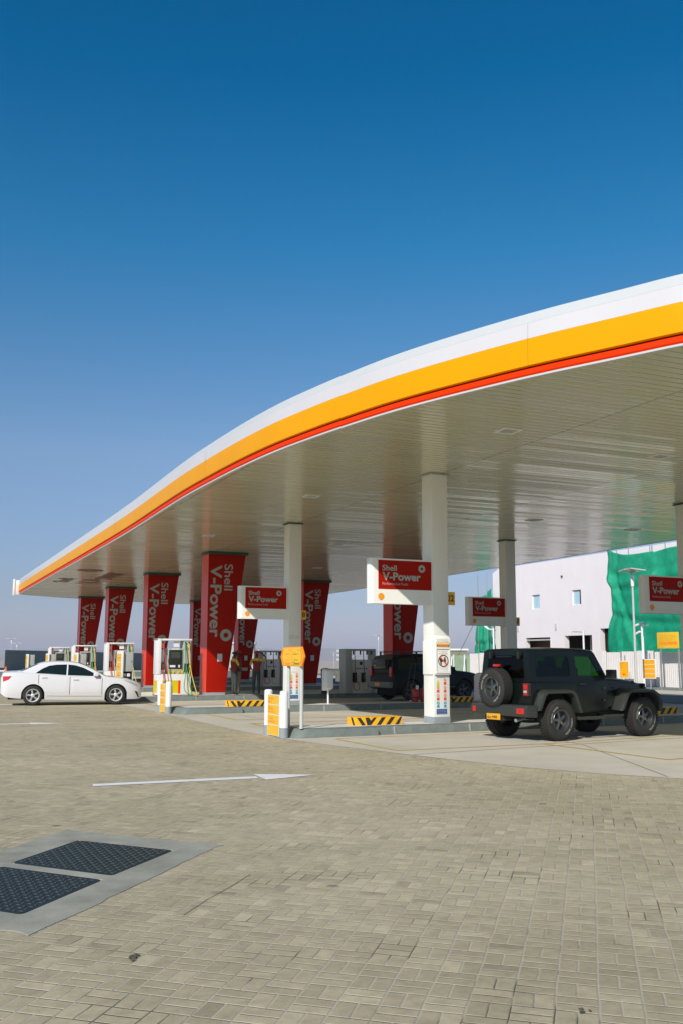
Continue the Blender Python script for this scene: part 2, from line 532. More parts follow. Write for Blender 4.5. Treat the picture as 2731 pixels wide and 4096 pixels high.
# ------------------------------------------------------------------ mesh helpers
class MB:
    def __init__(self):
        self.bm = bmesh.new()

    def face(self, pts, mi=0):
        vs = [self.bm.verts.new(p) for p in pts]
        f = self.bm.faces.new(vs)
        f.material_index = mi
        return f

    def box(self, x0, x1, y0, y1, z0, z1, mi=0, top=None):
        # top: (x0,x1,y0,y1) of the upper face for a tapered block
        a = top or (x0, x1, y0, y1)
        v = [self.bm.verts.new(p) for p in ((x0, y0, z0), (x1, y0, z0), (x1, y1, z0), (x0, y1, z0),
                                            (a[0], a[2], z1), (a[1], a[2], z1), (a[1], a[3], z1), (a[0], a[3], z1))]
        for q in ((0, 3, 2, 1), (4, 5, 6, 7), (0, 1, 5, 4), (1, 2, 6, 5), (2, 3, 7, 6), (3, 0, 4, 7)):
            f = self.bm.faces.new([v[i] for i in q])
            f.material_index = mi
        return self

    def cyl(self, p0, p1, r0, r1=None, seg=16, mi=0, caps=True):
        r1 = r0 if r1 is None else r1
        p0, p1 = Vector(p0), Vector(p1)
        d = (p1 - p0).normalized()
        a = d.orthogonal().normalized()
        b = d.cross(a)
        rings = []
        for p, r in ((p0, r0), (p1, r1)):
            rings.append([self.bm.verts.new(p + a * r * math.cos(2 * math.pi * i / seg) + b * r * math.sin(2 * math.pi * i / seg)) for i in range(seg)])
        for i in range(seg):
            j = (i + 1) % seg
            f = self.bm.faces.new((rings[0][i], rings[0][j], rings[1][j], rings[1][i]))
            f.material_index = mi
        if caps:
            f = self.bm.faces.new(rings[0][::-1]); f.material_index = mi
            f = self.bm.faces.new(rings[1]); f.material_index = mi
        return self

    def lathe(self, prof, origin=(0, 0, 0), axis=(0, 0, 1), seg=24, mi=0):
        # prof: list of (r, h)
        o = Vector(origin)
        d = Vector(axis).normalized()
        a = d.orthogonal().normalized()
        b = d.cross(a)
        prev = None
        for r, h in prof:
            c = o + d * h
            if r < 1e-5:
                ring = [self.bm.verts.new(c)]
            else:
                ring = [self.bm.verts.new(c + a * r * math.cos(2 * math.pi * i / seg) + b * r * math.sin(2 * math.pi * i / seg)) for i in range(seg)]
            if prev:
                for i in range(seg):
                    j = (i + 1) % seg
                    if len(prev) == 1 and len(ring) == 1:
                        break
                    if len(prev) == 1:
                        q = (prev[0], ring[j], ring[i])
                    elif len(ring) == 1:
                        q = (prev[i], prev[j], ring[0])
                    else:
                        q = (prev[i], prev[j], ring[j], ring[i])
                    f = self.bm.faces.new(q)
                    f.material_index = mi
            prev = ring
        return self

    def tube(self, pts, r, seg=8, mi=0):
        pts = [Vector(p) for p in pts]
        n = len(pts)
        prev = None
        a = None
        for i, p in enumerate(pts):
            d = (pts[min(i + 1, n - 1)] - pts[max(i - 1, 0)]).normalized()
            if a is None:
                a = d.orthogonal().normalized()
            a = (a - d * a.dot(d)).normalized()
            b = d.cross(a)
            ring = [self.bm.verts.new(p + a * r * math.cos(2 * math.pi * k / seg) + b * r * math.sin(2 * math.pi * k / seg)) for k in range(seg)]
            if prev:
                for k in range(seg):
                    j = (k + 1) % seg
                    f = self.bm.faces.new((prev[k], prev[j], ring[j], ring[k]))
                    f.material_index = mi
            else:
                f = self.bm.faces.new(ring[::-1]); f.material_index = mi
            prev = ring
        f = self.bm.faces.new(prev); f.material_index = mi
        return self

    def prism(self, outer, holes, d0, d1, plane='xz', mi=0):
        """polygon (with holes) in a plane, from depth d0 to d1 along the third axis"""
        tmp = bmesh.new()
        loops = [outer] + list(holes)
        P = {'xz': lambda a, b, c: (a, c, b), 'yz': lambda a, b, c: (c, a, b), 'xy': lambda a, b, c: (a, b, c)}[plane]
        edges = []
        for lp in loops:
            vs = [tmp.verts.new((a, b, 0)) for a, b in lp]
            for i in range(len(vs)):
                edges.append(tmp.edges.new((vs[i], vs[(i + 1) % len(vs)])))
        bmesh.ops.triangle_fill(tmp, use_beauty=True, use_dissolve=False, edges=edges)
        tmp.verts.ensure_lookup_table()
        tmp.verts.index_update()
        m0 = [self.bm.verts.new(P(v.co.x, v.co.y, d0)) for v in tmp.verts]
        m1 = [self.bm.verts.new(P(v.co.x, v.co.y, d1)) for v in tmp.verts]
        for f in tmp.faces:
            q = self.bm.faces.new([m0[v.index] for v in f.verts]); q.material_index = mi
            q = self.bm.faces.new([m1[v.index] for v in reversed(f.verts)]); q.material_index = mi
        k = 0
        for lp in loops:
            n = len(lp)
            for i in range(n):
                a, b = k + i, k + (i + 1) % n
                q = self.bm.faces.new((m0[a], m0[b], m1[b], m1[a])); q.material_index = mi
            k += n
        tmp.free()
        return self

    def add(self, me, mtx, mi=0):
        n = len(self.bm.verts)
        vs = [self.bm.verts.new(mtx @ v.co) for v in me.vertices]
        for p in me.polygons:
            try:
                f = self.bm.faces.new([vs[i] for i in p.vertices])
                f.material_index = mi
            except ValueError:
                pass
        return self

    def build(self, name, mats, parent=None, bevel=0.0, smooth=None, recalc=True, seg=2):
        bm = self.bm
        if recalc:
            bmesh.ops.recalc_face_normals(bm, faces=bm.faces[:])
        if bevel:
            es = [e for e in bm.edges if len(e.link_faces) == 2 and e.calc_face_angle(0) > R(25)]
            bmesh.ops.bevel(bm, geom=es, offset=bevel, segments=seg, profile=0.6, affect='EDGES', clamp_overlap=True)
        me = bpy.data.meshes.new(name)
        bm.to_mesh(me)
        bm.free()
        if not isinstance(mats, (list, tuple)):
            mats = [mats]
        for m in mats:
            me.materials.append(m if not isinstance(m, str) else M[m])
        if smooth is None and bevel:
            smooth = 40
        if smooth:
            for p in me.polygons:
                p.use_smooth = True
            me.set_sharp_from_angle(angle=R(smooth))
        o = bpy.data.objects.new(name, me)
        COL.objects.link(o)
        if parent:
            o.parent = parent
        return o


def thing(name, label, cat, loc=(0, 0, 0), rz=0.0, group=None):
    o = bpy.data.objects.new(name, None)
    COL.objects.link(o)
    o.location = loc
    o.rotation_euler = (0, 0, rz)
    o['label'] = label
    o['category'] = cat
    if group:
        o['group'] = group
    return o


def tag(o, label, cat, group=None, loc=None, rz=None):
    o['label'] = label
    o['category'] = cat
    if group:
        o['group'] = group
    if loc is not None:
        o.location = loc
    if rz is not None:
        o.rotation_euler = (0, 0, rz)
    return o


def struct(o, kind='structure'):
    o['kind'] = kind
    return o


def dup(root, loc, rz, label=None):
    def cp(o, parent):
        c = o.copy()
        COL.objects.link(c)
        c.parent = parent
        for ch in [k for k in list(bpy.data.objects) if k.parent == o]:
            cp(ch, c)
        return c
    r = cp(root, None)
    r.location = loc
    r.rotation_euler = (0, 0, rz)
    if label:
        r['label'] = label
    return r


_tc = {}


def textmesh(s, bold=0.0):
    """a line of lettering as a flat mesh, x 0..w, cap height 1"""
    key = (s, bold)
    if key in _tc:
        return _tc[key]
    cu = bpy.data.curves.new("text", 'FONT')
    cu.body = s
    cu.size = 1
    cu.resolution_u = 4
    cu.offset = bold
    ob = bpy.data.objects.new("text", cu)
    COL.objects.link(ob)
    dg = bpy.context.evaluated_depsgraph_get()
    dg.update()
    me = bpy.data.meshes.new_from_object(ob.evaluated_get(dg))
    bpy.data.objects.remove(ob)
    xs = [v.co.x for v in me.vertices]
    x0, x1 = min(xs), max(xs)
    for v in me.vertices:
        v.co.x -= x0
        v.co.y /= 0.729
    wd = (x1 - x0)
    _tc[key] = (me, wd)
    return _tc[key]


def put_text(mb, s, origin, right, upv, cap, width=None, bold=0.0, mi=0, gap=0.0):
    me, wd = textmesh(s, bold)
    sx = (width / wd) if width else cap * 0.729 / 0.729 * 1.0
    if not width:
        sx = cap / 1.0 * 0.729 / 0.729
        sx = cap * 1.37 * 0.729
    r, u = Vector(right).normalized() * sx, Vector(upv).normalized() * cap
    n = Vector(right).cross(Vector(upv)).normalized()
    o = Vector(origin) + n * gap
    mt = Matrix(((r.x, u.x, n.x, o.x), (r.y, u.y, n.y, o.y), (r.z, u.z, n.z, o.z), (0, 0, 0, 1)))
    mb.add(me, mt, mi)


def scribble(mb, x, z, wd, h, seed, right=(1, 0, 0), upv=(0, 0, 1), origin=(0, 0, 0), mi=0, gap=0.0):
    """small unreadable line of writing: joined strokes of varying height"""
    rn = random.Random(seed)
    r, u = Vector(right), Vector(upv)
    n = r.cross(u)
    o = Vector(origin) + n * gap
    cx = 0.0
    while cx < wd:
        w_ = rn.uniform(0.35, 0.8) * h
        if cx + w_ > wd:
            break
        k = rn.choice((0, 1, 2, 3))
        def q(a0, b0, a1, b1):
            mb.face([o + r * (x + cx + a) + u * (z + b) for a, b in ((a0, b0), (a1, b0), (a1, b1), (a0, b1))], mi)
        q(0, 0, w_ * 0.9, h * 0.22)
        if k == 0:
            q(0, h * 0.22, w_ * 0.22, h)
        elif k == 1:
            q(w_ * 0.6, h * 0.22, w_ * 0.85, h * 0.7)
        elif k == 2:
            q(0, h * 0.22, w_ * 0.2, h * 0.6)
            q(w_ * 0.65, h * 0.22, w_ * 0.88, h * 0.6)
        else:
            q(w_ * 0.2, h * 0.78, w_ * 0.5, h)
        cx += w_ * (1.0 if rn.random() < 0.75 else 1.5)


def ring_pts(cx, cz, r, n=36, scal=0.0, k=12):
    return [(cx + (r + scal * (1 if i % 2 else -1)) * math.cos(2 * math.pi * i / n), cz + (r + scal * (1 if i % 2 else -1)) * math.sin(2 * math.pi * i / n)) for i in range(n)]


# ------------------------------------------------------------------ ground and setting
mb = MB()
NR = [0, 40, 80, 115, 160, 230, 330, 450, 700, 1100, 1800, 3000, 6000]
ZR = [-0.02, -0.02, -0.02, -0.02, -1.0, -2.2, -3.6, -4.2, -4.4, -4.4, -4.4, -4.4, -4.4]
SEG = 72
prev = None
for r_, z_ in zip(NR, ZR):
    ring = [mb.bm.verts.new((10, 20, z_))] if r_ == 0 else [mb.bm.verts.new((10 + r_ * math.cos(2 * math.pi * i / SEG), 20 + r_ * math.sin(2 * math.pi * i / SEG), z_)) for i in range(SEG)]
    if prev:
        for i in range(SEG):
            j = (i + 1) % SEG
            if len(prev) == 1:
                mb.bm.faces.new((prev[0], ring[i], ring[j]))
            else:
                mb.bm.faces.new((prev[i], ring[i], ring[j], prev[j]))
    prev = ring
struct(mb.build("ground", 'sand', recalc=False, smooth=60))

mb = MB()
mb.face([(-45, -14, -0.004), (48, -14, -0.004), (48, 88, -0.004), (-45, 88, -0.004)])
struct(mb.build("paving", 'paver'))

mb = MB()
edge = [(6.95, 92), (6.98, 26.8), (6.93, 23.0), (6.98, 20.0), (7.42, 17.3), (7.95, 15.07), (8.44, 13.14), (9.09, 11.85), (9.75, 10.89), (10.7, 9.6), (12.0, 8.3), (14, 7.0), (18, 6.2), (25.5, 7.5), (25.5, 92)]
mb.face([(x, y, 0.0) for x, y in edge])
struct(mb.build("concrete_forecourt", 'slab'))
mb = MB()
mb.face([(x, y, 0.002) for x, y in ((25.5, -6), (31.4, -6), (31.4, 90), (25.5, 90))])
struct(mb.build("road", 'asphalt'))  # asphalt strip cut to the canopy's shadow band, darkening it by colour
mb = MB()
mb.box(36.2, 37.8, 20, 90, -0.02, 0.12)
struct(mb.build("pavement", 'kerb', bevel=0.01))
mb = MB()
mb.face([(x, y, 0.002) for x, y in ((31.4, -6), (36.2, -6), (36.2, 90), (31.4, 90))])
struct(mb.build("verge", 'slab'))
# far road and pale strips beyond the station
mb = MB()
mb.face([(x, y, 0.006) for x, y in ((-60, 92.5), (60, 92.5), (60, 101), (-60, 101))])
struct(mb.build("far_road", 'asphalt'))

# hills
mb = MB()
NA, NRd = 160, 10
grid = []
for j in range(NRd):
    rr = 2600 + j * 260
    row = []
    for i in range(NA):
        a = 2 * math.pi * i / NA
        x, y = rr * math.sin(a), rr * math.cos(a)
        h = noise.fractal(Vector((math.sin(a) * 6, math.cos(a) * 6, j * 0.35)), 0.9, 2.1, 5)
        hh = min(60.0, max(0.0, 20 + 42 * h + 14 * math.sin(a * 3 + 1))) * (math.sin(math.pi * j / (NRd - 1)) ** 1.2)
        row.append(mb.bm.verts.new((x, y, -4.6 + hh)))
    grid.append(row)
for j in range(NRd - 1):
    for i in range(NA):
        k = (i + 1) % NA
        mb.bm.faces.new((grid[j][i], grid[j][k], grid[j + 1][k], grid[j + 1][i]))
struct(mb.build("hills", 'hills', smooth=50))


def strip(pts, wdt, name, mname, z):
    mb = MB()
    for i in range(len(pts) - 1):
        a, b = Vector((*pts[i], 0)), Vector((*pts[i + 1], 0))
        d = (b - a).normalized()
        n = Vector((-d.y, d.x, 0)) * wdt / 2
        a2, b2 = a - d * wdt * 0.5, b + d * wdt * 0.5
        zz = z + 0.0006 * (i % 2)
        mb.face([(p.x, p.y, zz) for p in (a2 - n, b2 - n, b2 + n, a2 + n)])
    return struct(mb.build(name, mname))


strip([(8.0, 18.79), (8.02, 16.13), (11.28, 16.33), (15.24, 17.06), (22, 18.3)], 0.07, "yellow_line", 'line', 0.004)
strip([(11.2, 16.24), (11.32, 13.04), (13.5, 13.35), (20, 14.3)], 0.07, "yellow_line", 'line', 0.0052)
strip([(8.09, 18.95), (11.93, 19.30), (14, 19.5)], 0.05, "yellow_line", 'line', 0.004)
strip([(8.09, 28.45), (8.05, 25.63), (16, 26.2)], 0.08, "yellow_line", 'line', 0.004)
strip([(16, 24.6), (7.95, 24.11), (7.93, 22.6), (16, 23.2)], 0.08, "yellow_line", 'line', 0.0052)
strip([(7.9, 36.6), (7.9, 34.2), (16, 34.8)], 0.08, "yellow_line", 'line', 0.004)
strip([(7.94, 15.37), (11.0, 15.9), (14.73, 16.48), (24, 18.0)], 0.025, "slab_joint", 'joint', 0.003)
strip([(9.7, 11.2), (11.8, 15.9), (12.6, 19.6)], 0.02, "slab_joint", 'joint', 0.002)
strip([(9.0, 21.0), (8.8, 27.8)], 0.02, "slab_joint", 'joint', 0.002)
strip([(7.2, 25.0), (24, 26.6)], 0.02, "slab_joint", 'joint', 0.003)
mb = MB()
mb.face([(2.26, 13.16, 0.001), (4.46, 13.17, 0.001), (4.50, 13.40, 0.001), (2.29, 13.38, 0.001)])
mb.face([(4.50, 12.97, 0.0016), (5.32, 13.25, 0.0016), (4.55, 13.66, 0.0016)])
struct(mb.build("road_arrow", 'road'))
mb = MB()
mb.face([(1.2, 26.0, 0.001), (2.92, 26.0, 0.001), (2.92, 26.3, 0.001), (1.2, 26.3, 0.001)])
mb.face([(2.90, 25.8, 0.0016), (3.75, 25.95, 0.0016), (2.92, 26.55, 0.0016)])
struct(mb.build("road_arrow", 'road'))
mb = MB()
mb.face([(1.0, 37.0, 0.001), (3.9, 36.7, 0.001), (3.9, 37.25, 0.001), (1.0, 37.6, 0.001)])
struct(mb.build("road_marking", 'road'))

for pts in ([(1.70, 6.45), (1.95, 6.79), (2.2, 7.09), (2.46, 7.43)],):
    strip(pts, 0.0045, "open_joint", mat("dark_open_joint", (0.06, 0.055, 0.04), 0.9), 0.0)  # thin dark strip along one open paving joint


def litter(x, y, s, sd, label):
    rn = random.Random(sd)
    mb = MB()
    for q in range(9):
        cx, cy = rn.gauss(0, s * .5), rn.gauss(0, s * .5)
        pts = []
        for k in range(6):
            a = k * math.pi / 3
            r = s * rn.uniform(.15, .4)
            pts.append((cx + r * math.cos(a), cy + r * math.sin(a), rn.uniform(0.0, s * .25)))
        c = mb.bm.verts.new((cx, cy, s * rn.uniform(.1, .35)))
        vs = [mb.bm.verts.new(p) for p in pts]
        for k in range(6):
            mb.bm.faces.new((c, vs[k], vs[(k + 1) % 6]))
    o = mb.build("dry_leaves", mat("dark_dry_leaf", (0.08, 0.075, 0.05), 0.9), None)
    tag(o, label, "leaf litter", None, (x, y, 0.0))


litter(1.22, 5.66, 0.045, 1, "small dark clump of dry leaves on the paving, lower left")
litter(2.94, 4.03, 0.03, 2, "small dark clump of dirt on the paving, bottom edge right of centre")

# ------------------------------------------------------------------ manhole
struct_pts = [(1.48, 9.95), (2.60, 8.66), (0.77, 6.36), (-0.35, 7.65)]
mb = MB()
hole1 = [(1.50, 9.38), (2.17, 8.58), (1.50, 7.78), (0.85, 8.56)]
hole2 = [(0.76, 8.48), (1.42, 7.67), (0.76, 6.85), (0.11, 7.64)]
rn = random.Random(11)
sp_pts = []
for i in range(4):
    p0, p1 = Vector(struct_pts[i]), Vector(struct_pts[(i + 1) % 4])
    n = Vector((-(p1 - p0).y, (p1 - p0).x)).normalized()
    for q in range(22):
        sp_pts.append(tuple(p0 + (p1 - p0) * q / 22 + n * (rn.uniform(-.014, .014) if q else 0.03)))
mb.prism(sp_pts, [hole1, hole2], -0.02, 0.0, 'xy')
sur = struct(mb.build("manhole_surround", 'surround'))


def cover(h, label):
    t = thing("manhole_cover", label, "manhole cover", (0, 0, 0), 0, "pair of black drain covers in the paving")
    mb = MB()
    c = Vector((sum(p[0] for p in h) / 4, sum(p[1] for p in h) / 4))
    hs = [((Vector(p) - c) * 0.985 + c) for p in h]
    # rounded corners
    pts = []
    for i in range(4):
        p0, p1, p2 = hs[i - 1], hs[i], hs[(i + 1) % 4]
        a = p1 + (p0 - p1).normalized() * 0.06
        b = p1 + (p2 - p1).normalized() * 0.06
        for k in range(5):
            s = k / 4
            pts.append(tuple((a * (1 - s) ** 2 + p1 * 2 * s * (1 - s) + b * s * s)))
    mb.prism(pts, [], -0.015, 0.0, 'xy')
    mb.build("cover_plate", mat("cast_iron_cover", (0.022, 0.029, 0.026), 0.5, var=0.25, vscale=8, spec=0.25), t)
    # raised tread pattern
    mb = MB()
    o = hs[0]
    ex = hs[3] - hs[0]
    ey = hs[1] - hs[0]
    nx, ny = 17, 17
    for i in range(nx):
        for j in range(ny):
            s, q = (i + 0.5) / nx * 0.94 + 0.03, (j + 0.5) / ny * 0.94 + 0.03
            p = o + ex * s + ey * q
            d = (ex.normalized() if (i + j) % 2 else ey.normalized())
            n = Vector((-d.y, d.x))
            L_, W_ = 0.018, 0.007
            vs = [(p + d * a * L_ + n * b * W_) for a, b in ((-1, -1), (1, -1), (1, 1), (-1, 1))]
            base = [mb.bm.verts.new((v.x, v.y, 0.0002)) for v in vs]
            vt = [(p + d * a * L_ * 0.7 + n * b * W_ * 0.6) for a, b in ((-1, -1), (1, -1), (1, 1), (-1, 1))]
            topv = [mb.bm.verts.new((v.x, v.y, 0.006)) for v in vt]
            mb.bm.faces.new(topv)
            for k in range(4):
                mb.bm.faces.new((base[k], base[(k + 1) % 4], topv[(k + 1) % 4], topv[k]))
    mb.build("tread_studs", mat("worn_iron_studs", (0.06, 0.07, 0.062), 0.4, metal=0.3), t)


cover(hole1, "black iron drain cover farther from the camera, wholly in view")
cover(hole2, "black iron drain cover nearest the camera, cut off by the left edge")

# ------------------------------------------------------------------ islands
ISL = {1: (7.4, 19.42, 4.5, 1.12), 2: (7.4, 28.78, 2.6, 1.25), 3: (7.4, 37.72, 2.6, 1.45), 4: (7.4, 48.55, 2.6, 1.45),
       5: (7.4, 59.15, 2.6, 1.45), 6: (7.4, 69.7, 2.6, 1.45)}
NMS = {1: "nearest", 2: "second", 3: "third", 4: "fourth", 5: "fifth", 6: "farthest"}


def isl(k, x, ly, z=0.18):
    """point on island k: world x, distance behind its front edge"""
    x0, y0, a, d = ISL[k]
    return Vector((x, y0 + (x - x0) * math.tan(R(a)) + ly, z))


for k, (x0, y0, a, d) in ISL.items():
    t = thing("pump_island", "%s raised pump island with grey kerb and pale top" % NMS[k], "pump island", (x0, y0, 0), R(a), "raised pump islands")
    Lg = 15.2
    prof = [(0.12 * (1 - math.cos(s)), 0) for s in (0,)]
    # rounded ends in plan
    def outl(ins, zz=None):
        r = 0.22
        pts = []
        st = 0.10
        for (cx, cy, a0) in ((r, r - st, 180), (Lg - r, r, 270), (Lg - r, d - r, 0), (r, d - r, 90)):
            if a0 == 270:
                pts += [(1.80 - ins, -st + ins), (1.80 - ins, ins)]
            for q in range(6):
                an = R(a0 + q * 18)
                pts.append((cx + (r - ins) * math.cos(an), cy + (r - ins) * math.sin(an)))
        return pts
    mb = MB()
    rings = []
    for ins, zz in ((-0.03, 0.002), (0.0, 0.15), (0.02, 0.175), (0.04, 0.18)):
        rings.append([mb.bm.verts.new((px - (0.12 * (1 - zz / 0.18) if px < 0.5 else 0), py, zz)) for px, py in outl(ins)])
    for q in range(3):
        n = len(rings[0])
        for i in range(n):
            mb.bm.faces.new((rings[q][i], rings[q][(i + 1) % n], rings[q + 1][(i + 1) % n], rings[q + 1][i]))
    inner = [mb.bm.verts.new((px, py, 0.18)) for px, py in outl(0.15)]
    n = len(inner)
    for i in range(n):
        mb.bm.faces.new((rings[3][i], rings[3][(i + 1) % n], inner[(i + 1) % n], inner[i]))
    mb.build("kerb", 'kerb', t, smooth=50)
    mb = MB()
    mb.bm.faces.new([mb.bm.verts.new((px, py, 0.184)) for px, py in outl(0.145)])
    mb.build("island_top", 'kerbtop', t)
    mortar = mat("pale_mortar", (0.36, 0.38, 0.36), 0.8)
    for i in range(1, 8):
        x = i * 1.95 + (k * 0.3)
        if x < Lg - 0.3:
            mb = MB()
            mb.box(x, x + 0.03, -0.032, -0.0, 0.01, 0.165)
            mb.build("kerb_joint", mortar, t)

# ------------------------------------------------------------------ canopy
def outline():
    pts = []
    right = [(6.66, 42), (6.64, 33.8), (6.50, 26.5), (6.52, 23.5), (6.60, 21.0), (6.73, 19.2), (6.92, 17.8), (7.13, 16.6), (7.42, 15.25), (7.80, 14.0), (8.42, 12.35), (9.05, 11.0), (9.55, 10.0), (10.4, 8.9), (11.6, 7.9), (13.2, 7.1), (15.5, 6.6), (18, 6.9), (20.5, 8.2), (22.6, 10.4), (24.1, 13.2), (24.8, 16.5), (25.0, 20), (25.05, 30), (25.2, 42), (25.3, 60), (25.3, 70)]
    # smooth by Catmull-Rom
    P = [Vector(p) for p in right]
    out_ = []
    for i in range(len(P) - 1):
        p0, p1, p2, p3 = P[max(i - 1, 0)], P[i], P[i + 1], P[min(i + 2, len(P) - 1)]
        for s in range(4):
            u = s / 4
            out_.append(0.5 * ((2 * p1) + (-p0 + p2) * u + (2 * p0 - 5 * p1 + 4 * p2 - p3) * u * u + (-p0 + 3 * p1 - 3 * p2 + p3) * u ** 3))
    out_.append(P[-1])
    far = [(24.2, 73.8), (22.4, 76.2), (19.6, 77.2), (16.2, 76.0), (12.5, 74.3), (9.4, 72.3), (7.2, 70.6)]
    out_ += [Vector(p) for p in far]
    out_.append(Vector((6.62, 69.6)))
    out_.append(Vector((6.64, 55)))
    return out_


OUT = outline()
# drop points that make kinks
CZ = 5.82


def offs(pts, d):
    n = len(pts)
    res = []
    for i in range(n):
        a, b, c = pts[i - 1], pts[i], pts[(i + 1) % n]
        t = (c - a).normalized()
        nn = Vector((-t.y, t.x))      # inward normal for this winding (counter-clockwise)
        res.append(b + nn * d)
    return res


can = thing("canopy", "large white, yellow and red roof canopy curving over the pump islands", "canopy", (0, 0, 0))
area = sum(OUT[i - 1].x * OUT[i].y - OUT[i].x * OUT[i - 1].y for i in range(len(OUT)))
sgn = 1 if area > 0 else -1


def band(name, prof, mname, smooth=35):
    mb = MB()
    rings = []
    for ins, z in prof:
        rings.append([mb.bm.verts.new((p.x, p.y, z)) for p in offs(OUT, ins * sgn)])
    n = len(OUT)
    for q in range(len(rings) - 1):
        for i in range(n):
            mb.bm.faces.new((rings[q][i], rings[q][(i + 1) % n], rings[q + 1][(i + 1) % n], rings[q + 1][i]))
    return mb.build(name, mname, can, smooth=smooth)


band("edge_trim", [(0.06, CZ), (-0.005, CZ), (-0.005, CZ + 0.03)], 'fasciagrey')
band("red_stripe", [(0.0, CZ + 0.03), (-0.02, CZ + 0.06), (-0.02, CZ + 0.135), (0.04, CZ + 0.15), (0.04, CZ + 0.165)], 'fasciared', 25)
band("yellow_band", [(0.0, CZ + 0.165), (-0.05, CZ + 0.18), (-0.055, CZ + 0.40), (-0.045, CZ + 0.60)], 'yellow', 25)
band("white_band", [(-0.043, CZ + 0.602), (-0.03, CZ + 0.85)], 'fasciawhite')
band("coping", [(-0.028, CZ + 0.852), (0.10, CZ + 1.05), (0.3, CZ + 1.055)], 'fasciagrey', 25)
mb = MB()
mb.face([(p.x, p.y, CZ + 1.05) for p in offs(OUT, 0.25 * sgn)])
mb.build("roof_deck", 'fasciagrey', can)
mb = MB()
f = mb.face([(p.x, p.y, CZ + 0.004) for p in offs(OUT, 0.03 * sgn)])
mb.build("soffit", 'ceiling', can)
# fascia joint seams
seam_y = mat("yellow_panel_joint", (0.55, 0.24, 0.0), 0.6)
seam_w = mat("white_panel_joint", (0.48, 0.48, 0.47), 0.6)
for (px, py) in ((8.42, 12.35), (6.52, 23.5), (6.65, 36.5)):
    i = min(range(len(OUT)), key=lambda q: (OUT[q] - Vector((px, py))).length)
    p_ = OUT[i]
    tg = (OUT[(i + 1) % len(OUT)] - OUT[i - 1]).normalized()
    nn_ = Vector((-tg.y, tg.x)) * sgn
    for prof, m_ in (([(-0.052, CZ + 0.18), (-0.0575, CZ + 0.40), (-0.0475, CZ + 0.598)], seam_y), ([(-0.0455, CZ + 0.604), (-0.0325, CZ + 0.848)], seam_w)):
        mb = MB()
        for (d0, z0), (d1, z1) in zip(prof, prof[1:]):
            a0, a1 = p_ + nn_ * (d0 - .002), p_ + nn_ * (d1 - .002)
            mb.face([(a0.x - tg.x * .006, a0.y - tg.y * .006, z0), (a0.x + tg.x * .006, a0.y + tg.y * .006, z0), (a1.x + tg.x * .006, a1.y + tg.y * .006, z1), (a1.x - tg.x * .006, a1.y - tg.y * .006, z1)])
        mb.build("panel_seam", m_, can)
mb = MB()
mb.box(6.30, 6.62, 69.55, 69.75, CZ - 0.05, CZ + 0.92)
mb.box(6.22, 6.34, 69.50, 69.80, CZ - 0.10, CZ + 0.98)
mb.build("end_fin", 'white', can, bevel=0.01)


def soffit_light(x, y, label):
    t = thing("canopy_light", label, "ceiling light", (x, y, CZ), 0, "square lights recessed in the canopy ceiling")
    mb = MB()
    mb.prism([(-.2, -.2), (.2, -.2), (.2, .2), (-.2, .2)], [[(-.15, -.15), (.15, -.15), (.15, .15), (-.15, .15)]], -0.012, 0.002, 'xy')
    mb.build("light_frame", 'colwhite', t)
    mb = MB()
    mb.box(-.149, .149, -.149, .149, -0.006, 0.0015)
    mb.build("diffuser", 'pumpgrey', t)


for (x, y, s) in ((10.07, 15.54, "above the near white column, toward the camera"), (14.29, 16.28, "near the right edge of the photo"), (17.44, 25.6, "between the two white columns at the right"),
                  (21.7, 26.2, "at the far right over the green netting"), (9.51, 24.1, "left of the second white column"), (9.4, 33.5, "above the third island's yellow pump"), (14.5, 34.0, "above the dark parked estate vehicle"),
                  (17.5, 43.5, "deep under the canopy behind the second column")):
    soffit_light(x, y, "small square recessed ceiling light " + s)

# lettering on the soffit, far end
mb = MB()
zc = CZ - 0.004
put_text(mb, "Shell", (8.05, 57.7, zc), (0, -1, 0), (-1, 0, 0), 0.85, 3.0, 0.02)
put_text(mb, "V-Power", (9.9, 58.3, zc), (0, -1, 0), (-1, 0, 0), 1.35, 8.3, 0.03)
mb.prism(ring_pts(7.95, 49.3, 0.62, 36), [ring_pts(7.95, 49.3, 0.26, 24, 0.05)], zc - 0.01, zc, 'xy')
mb.build("soffit_lettering", 'darkred', can)

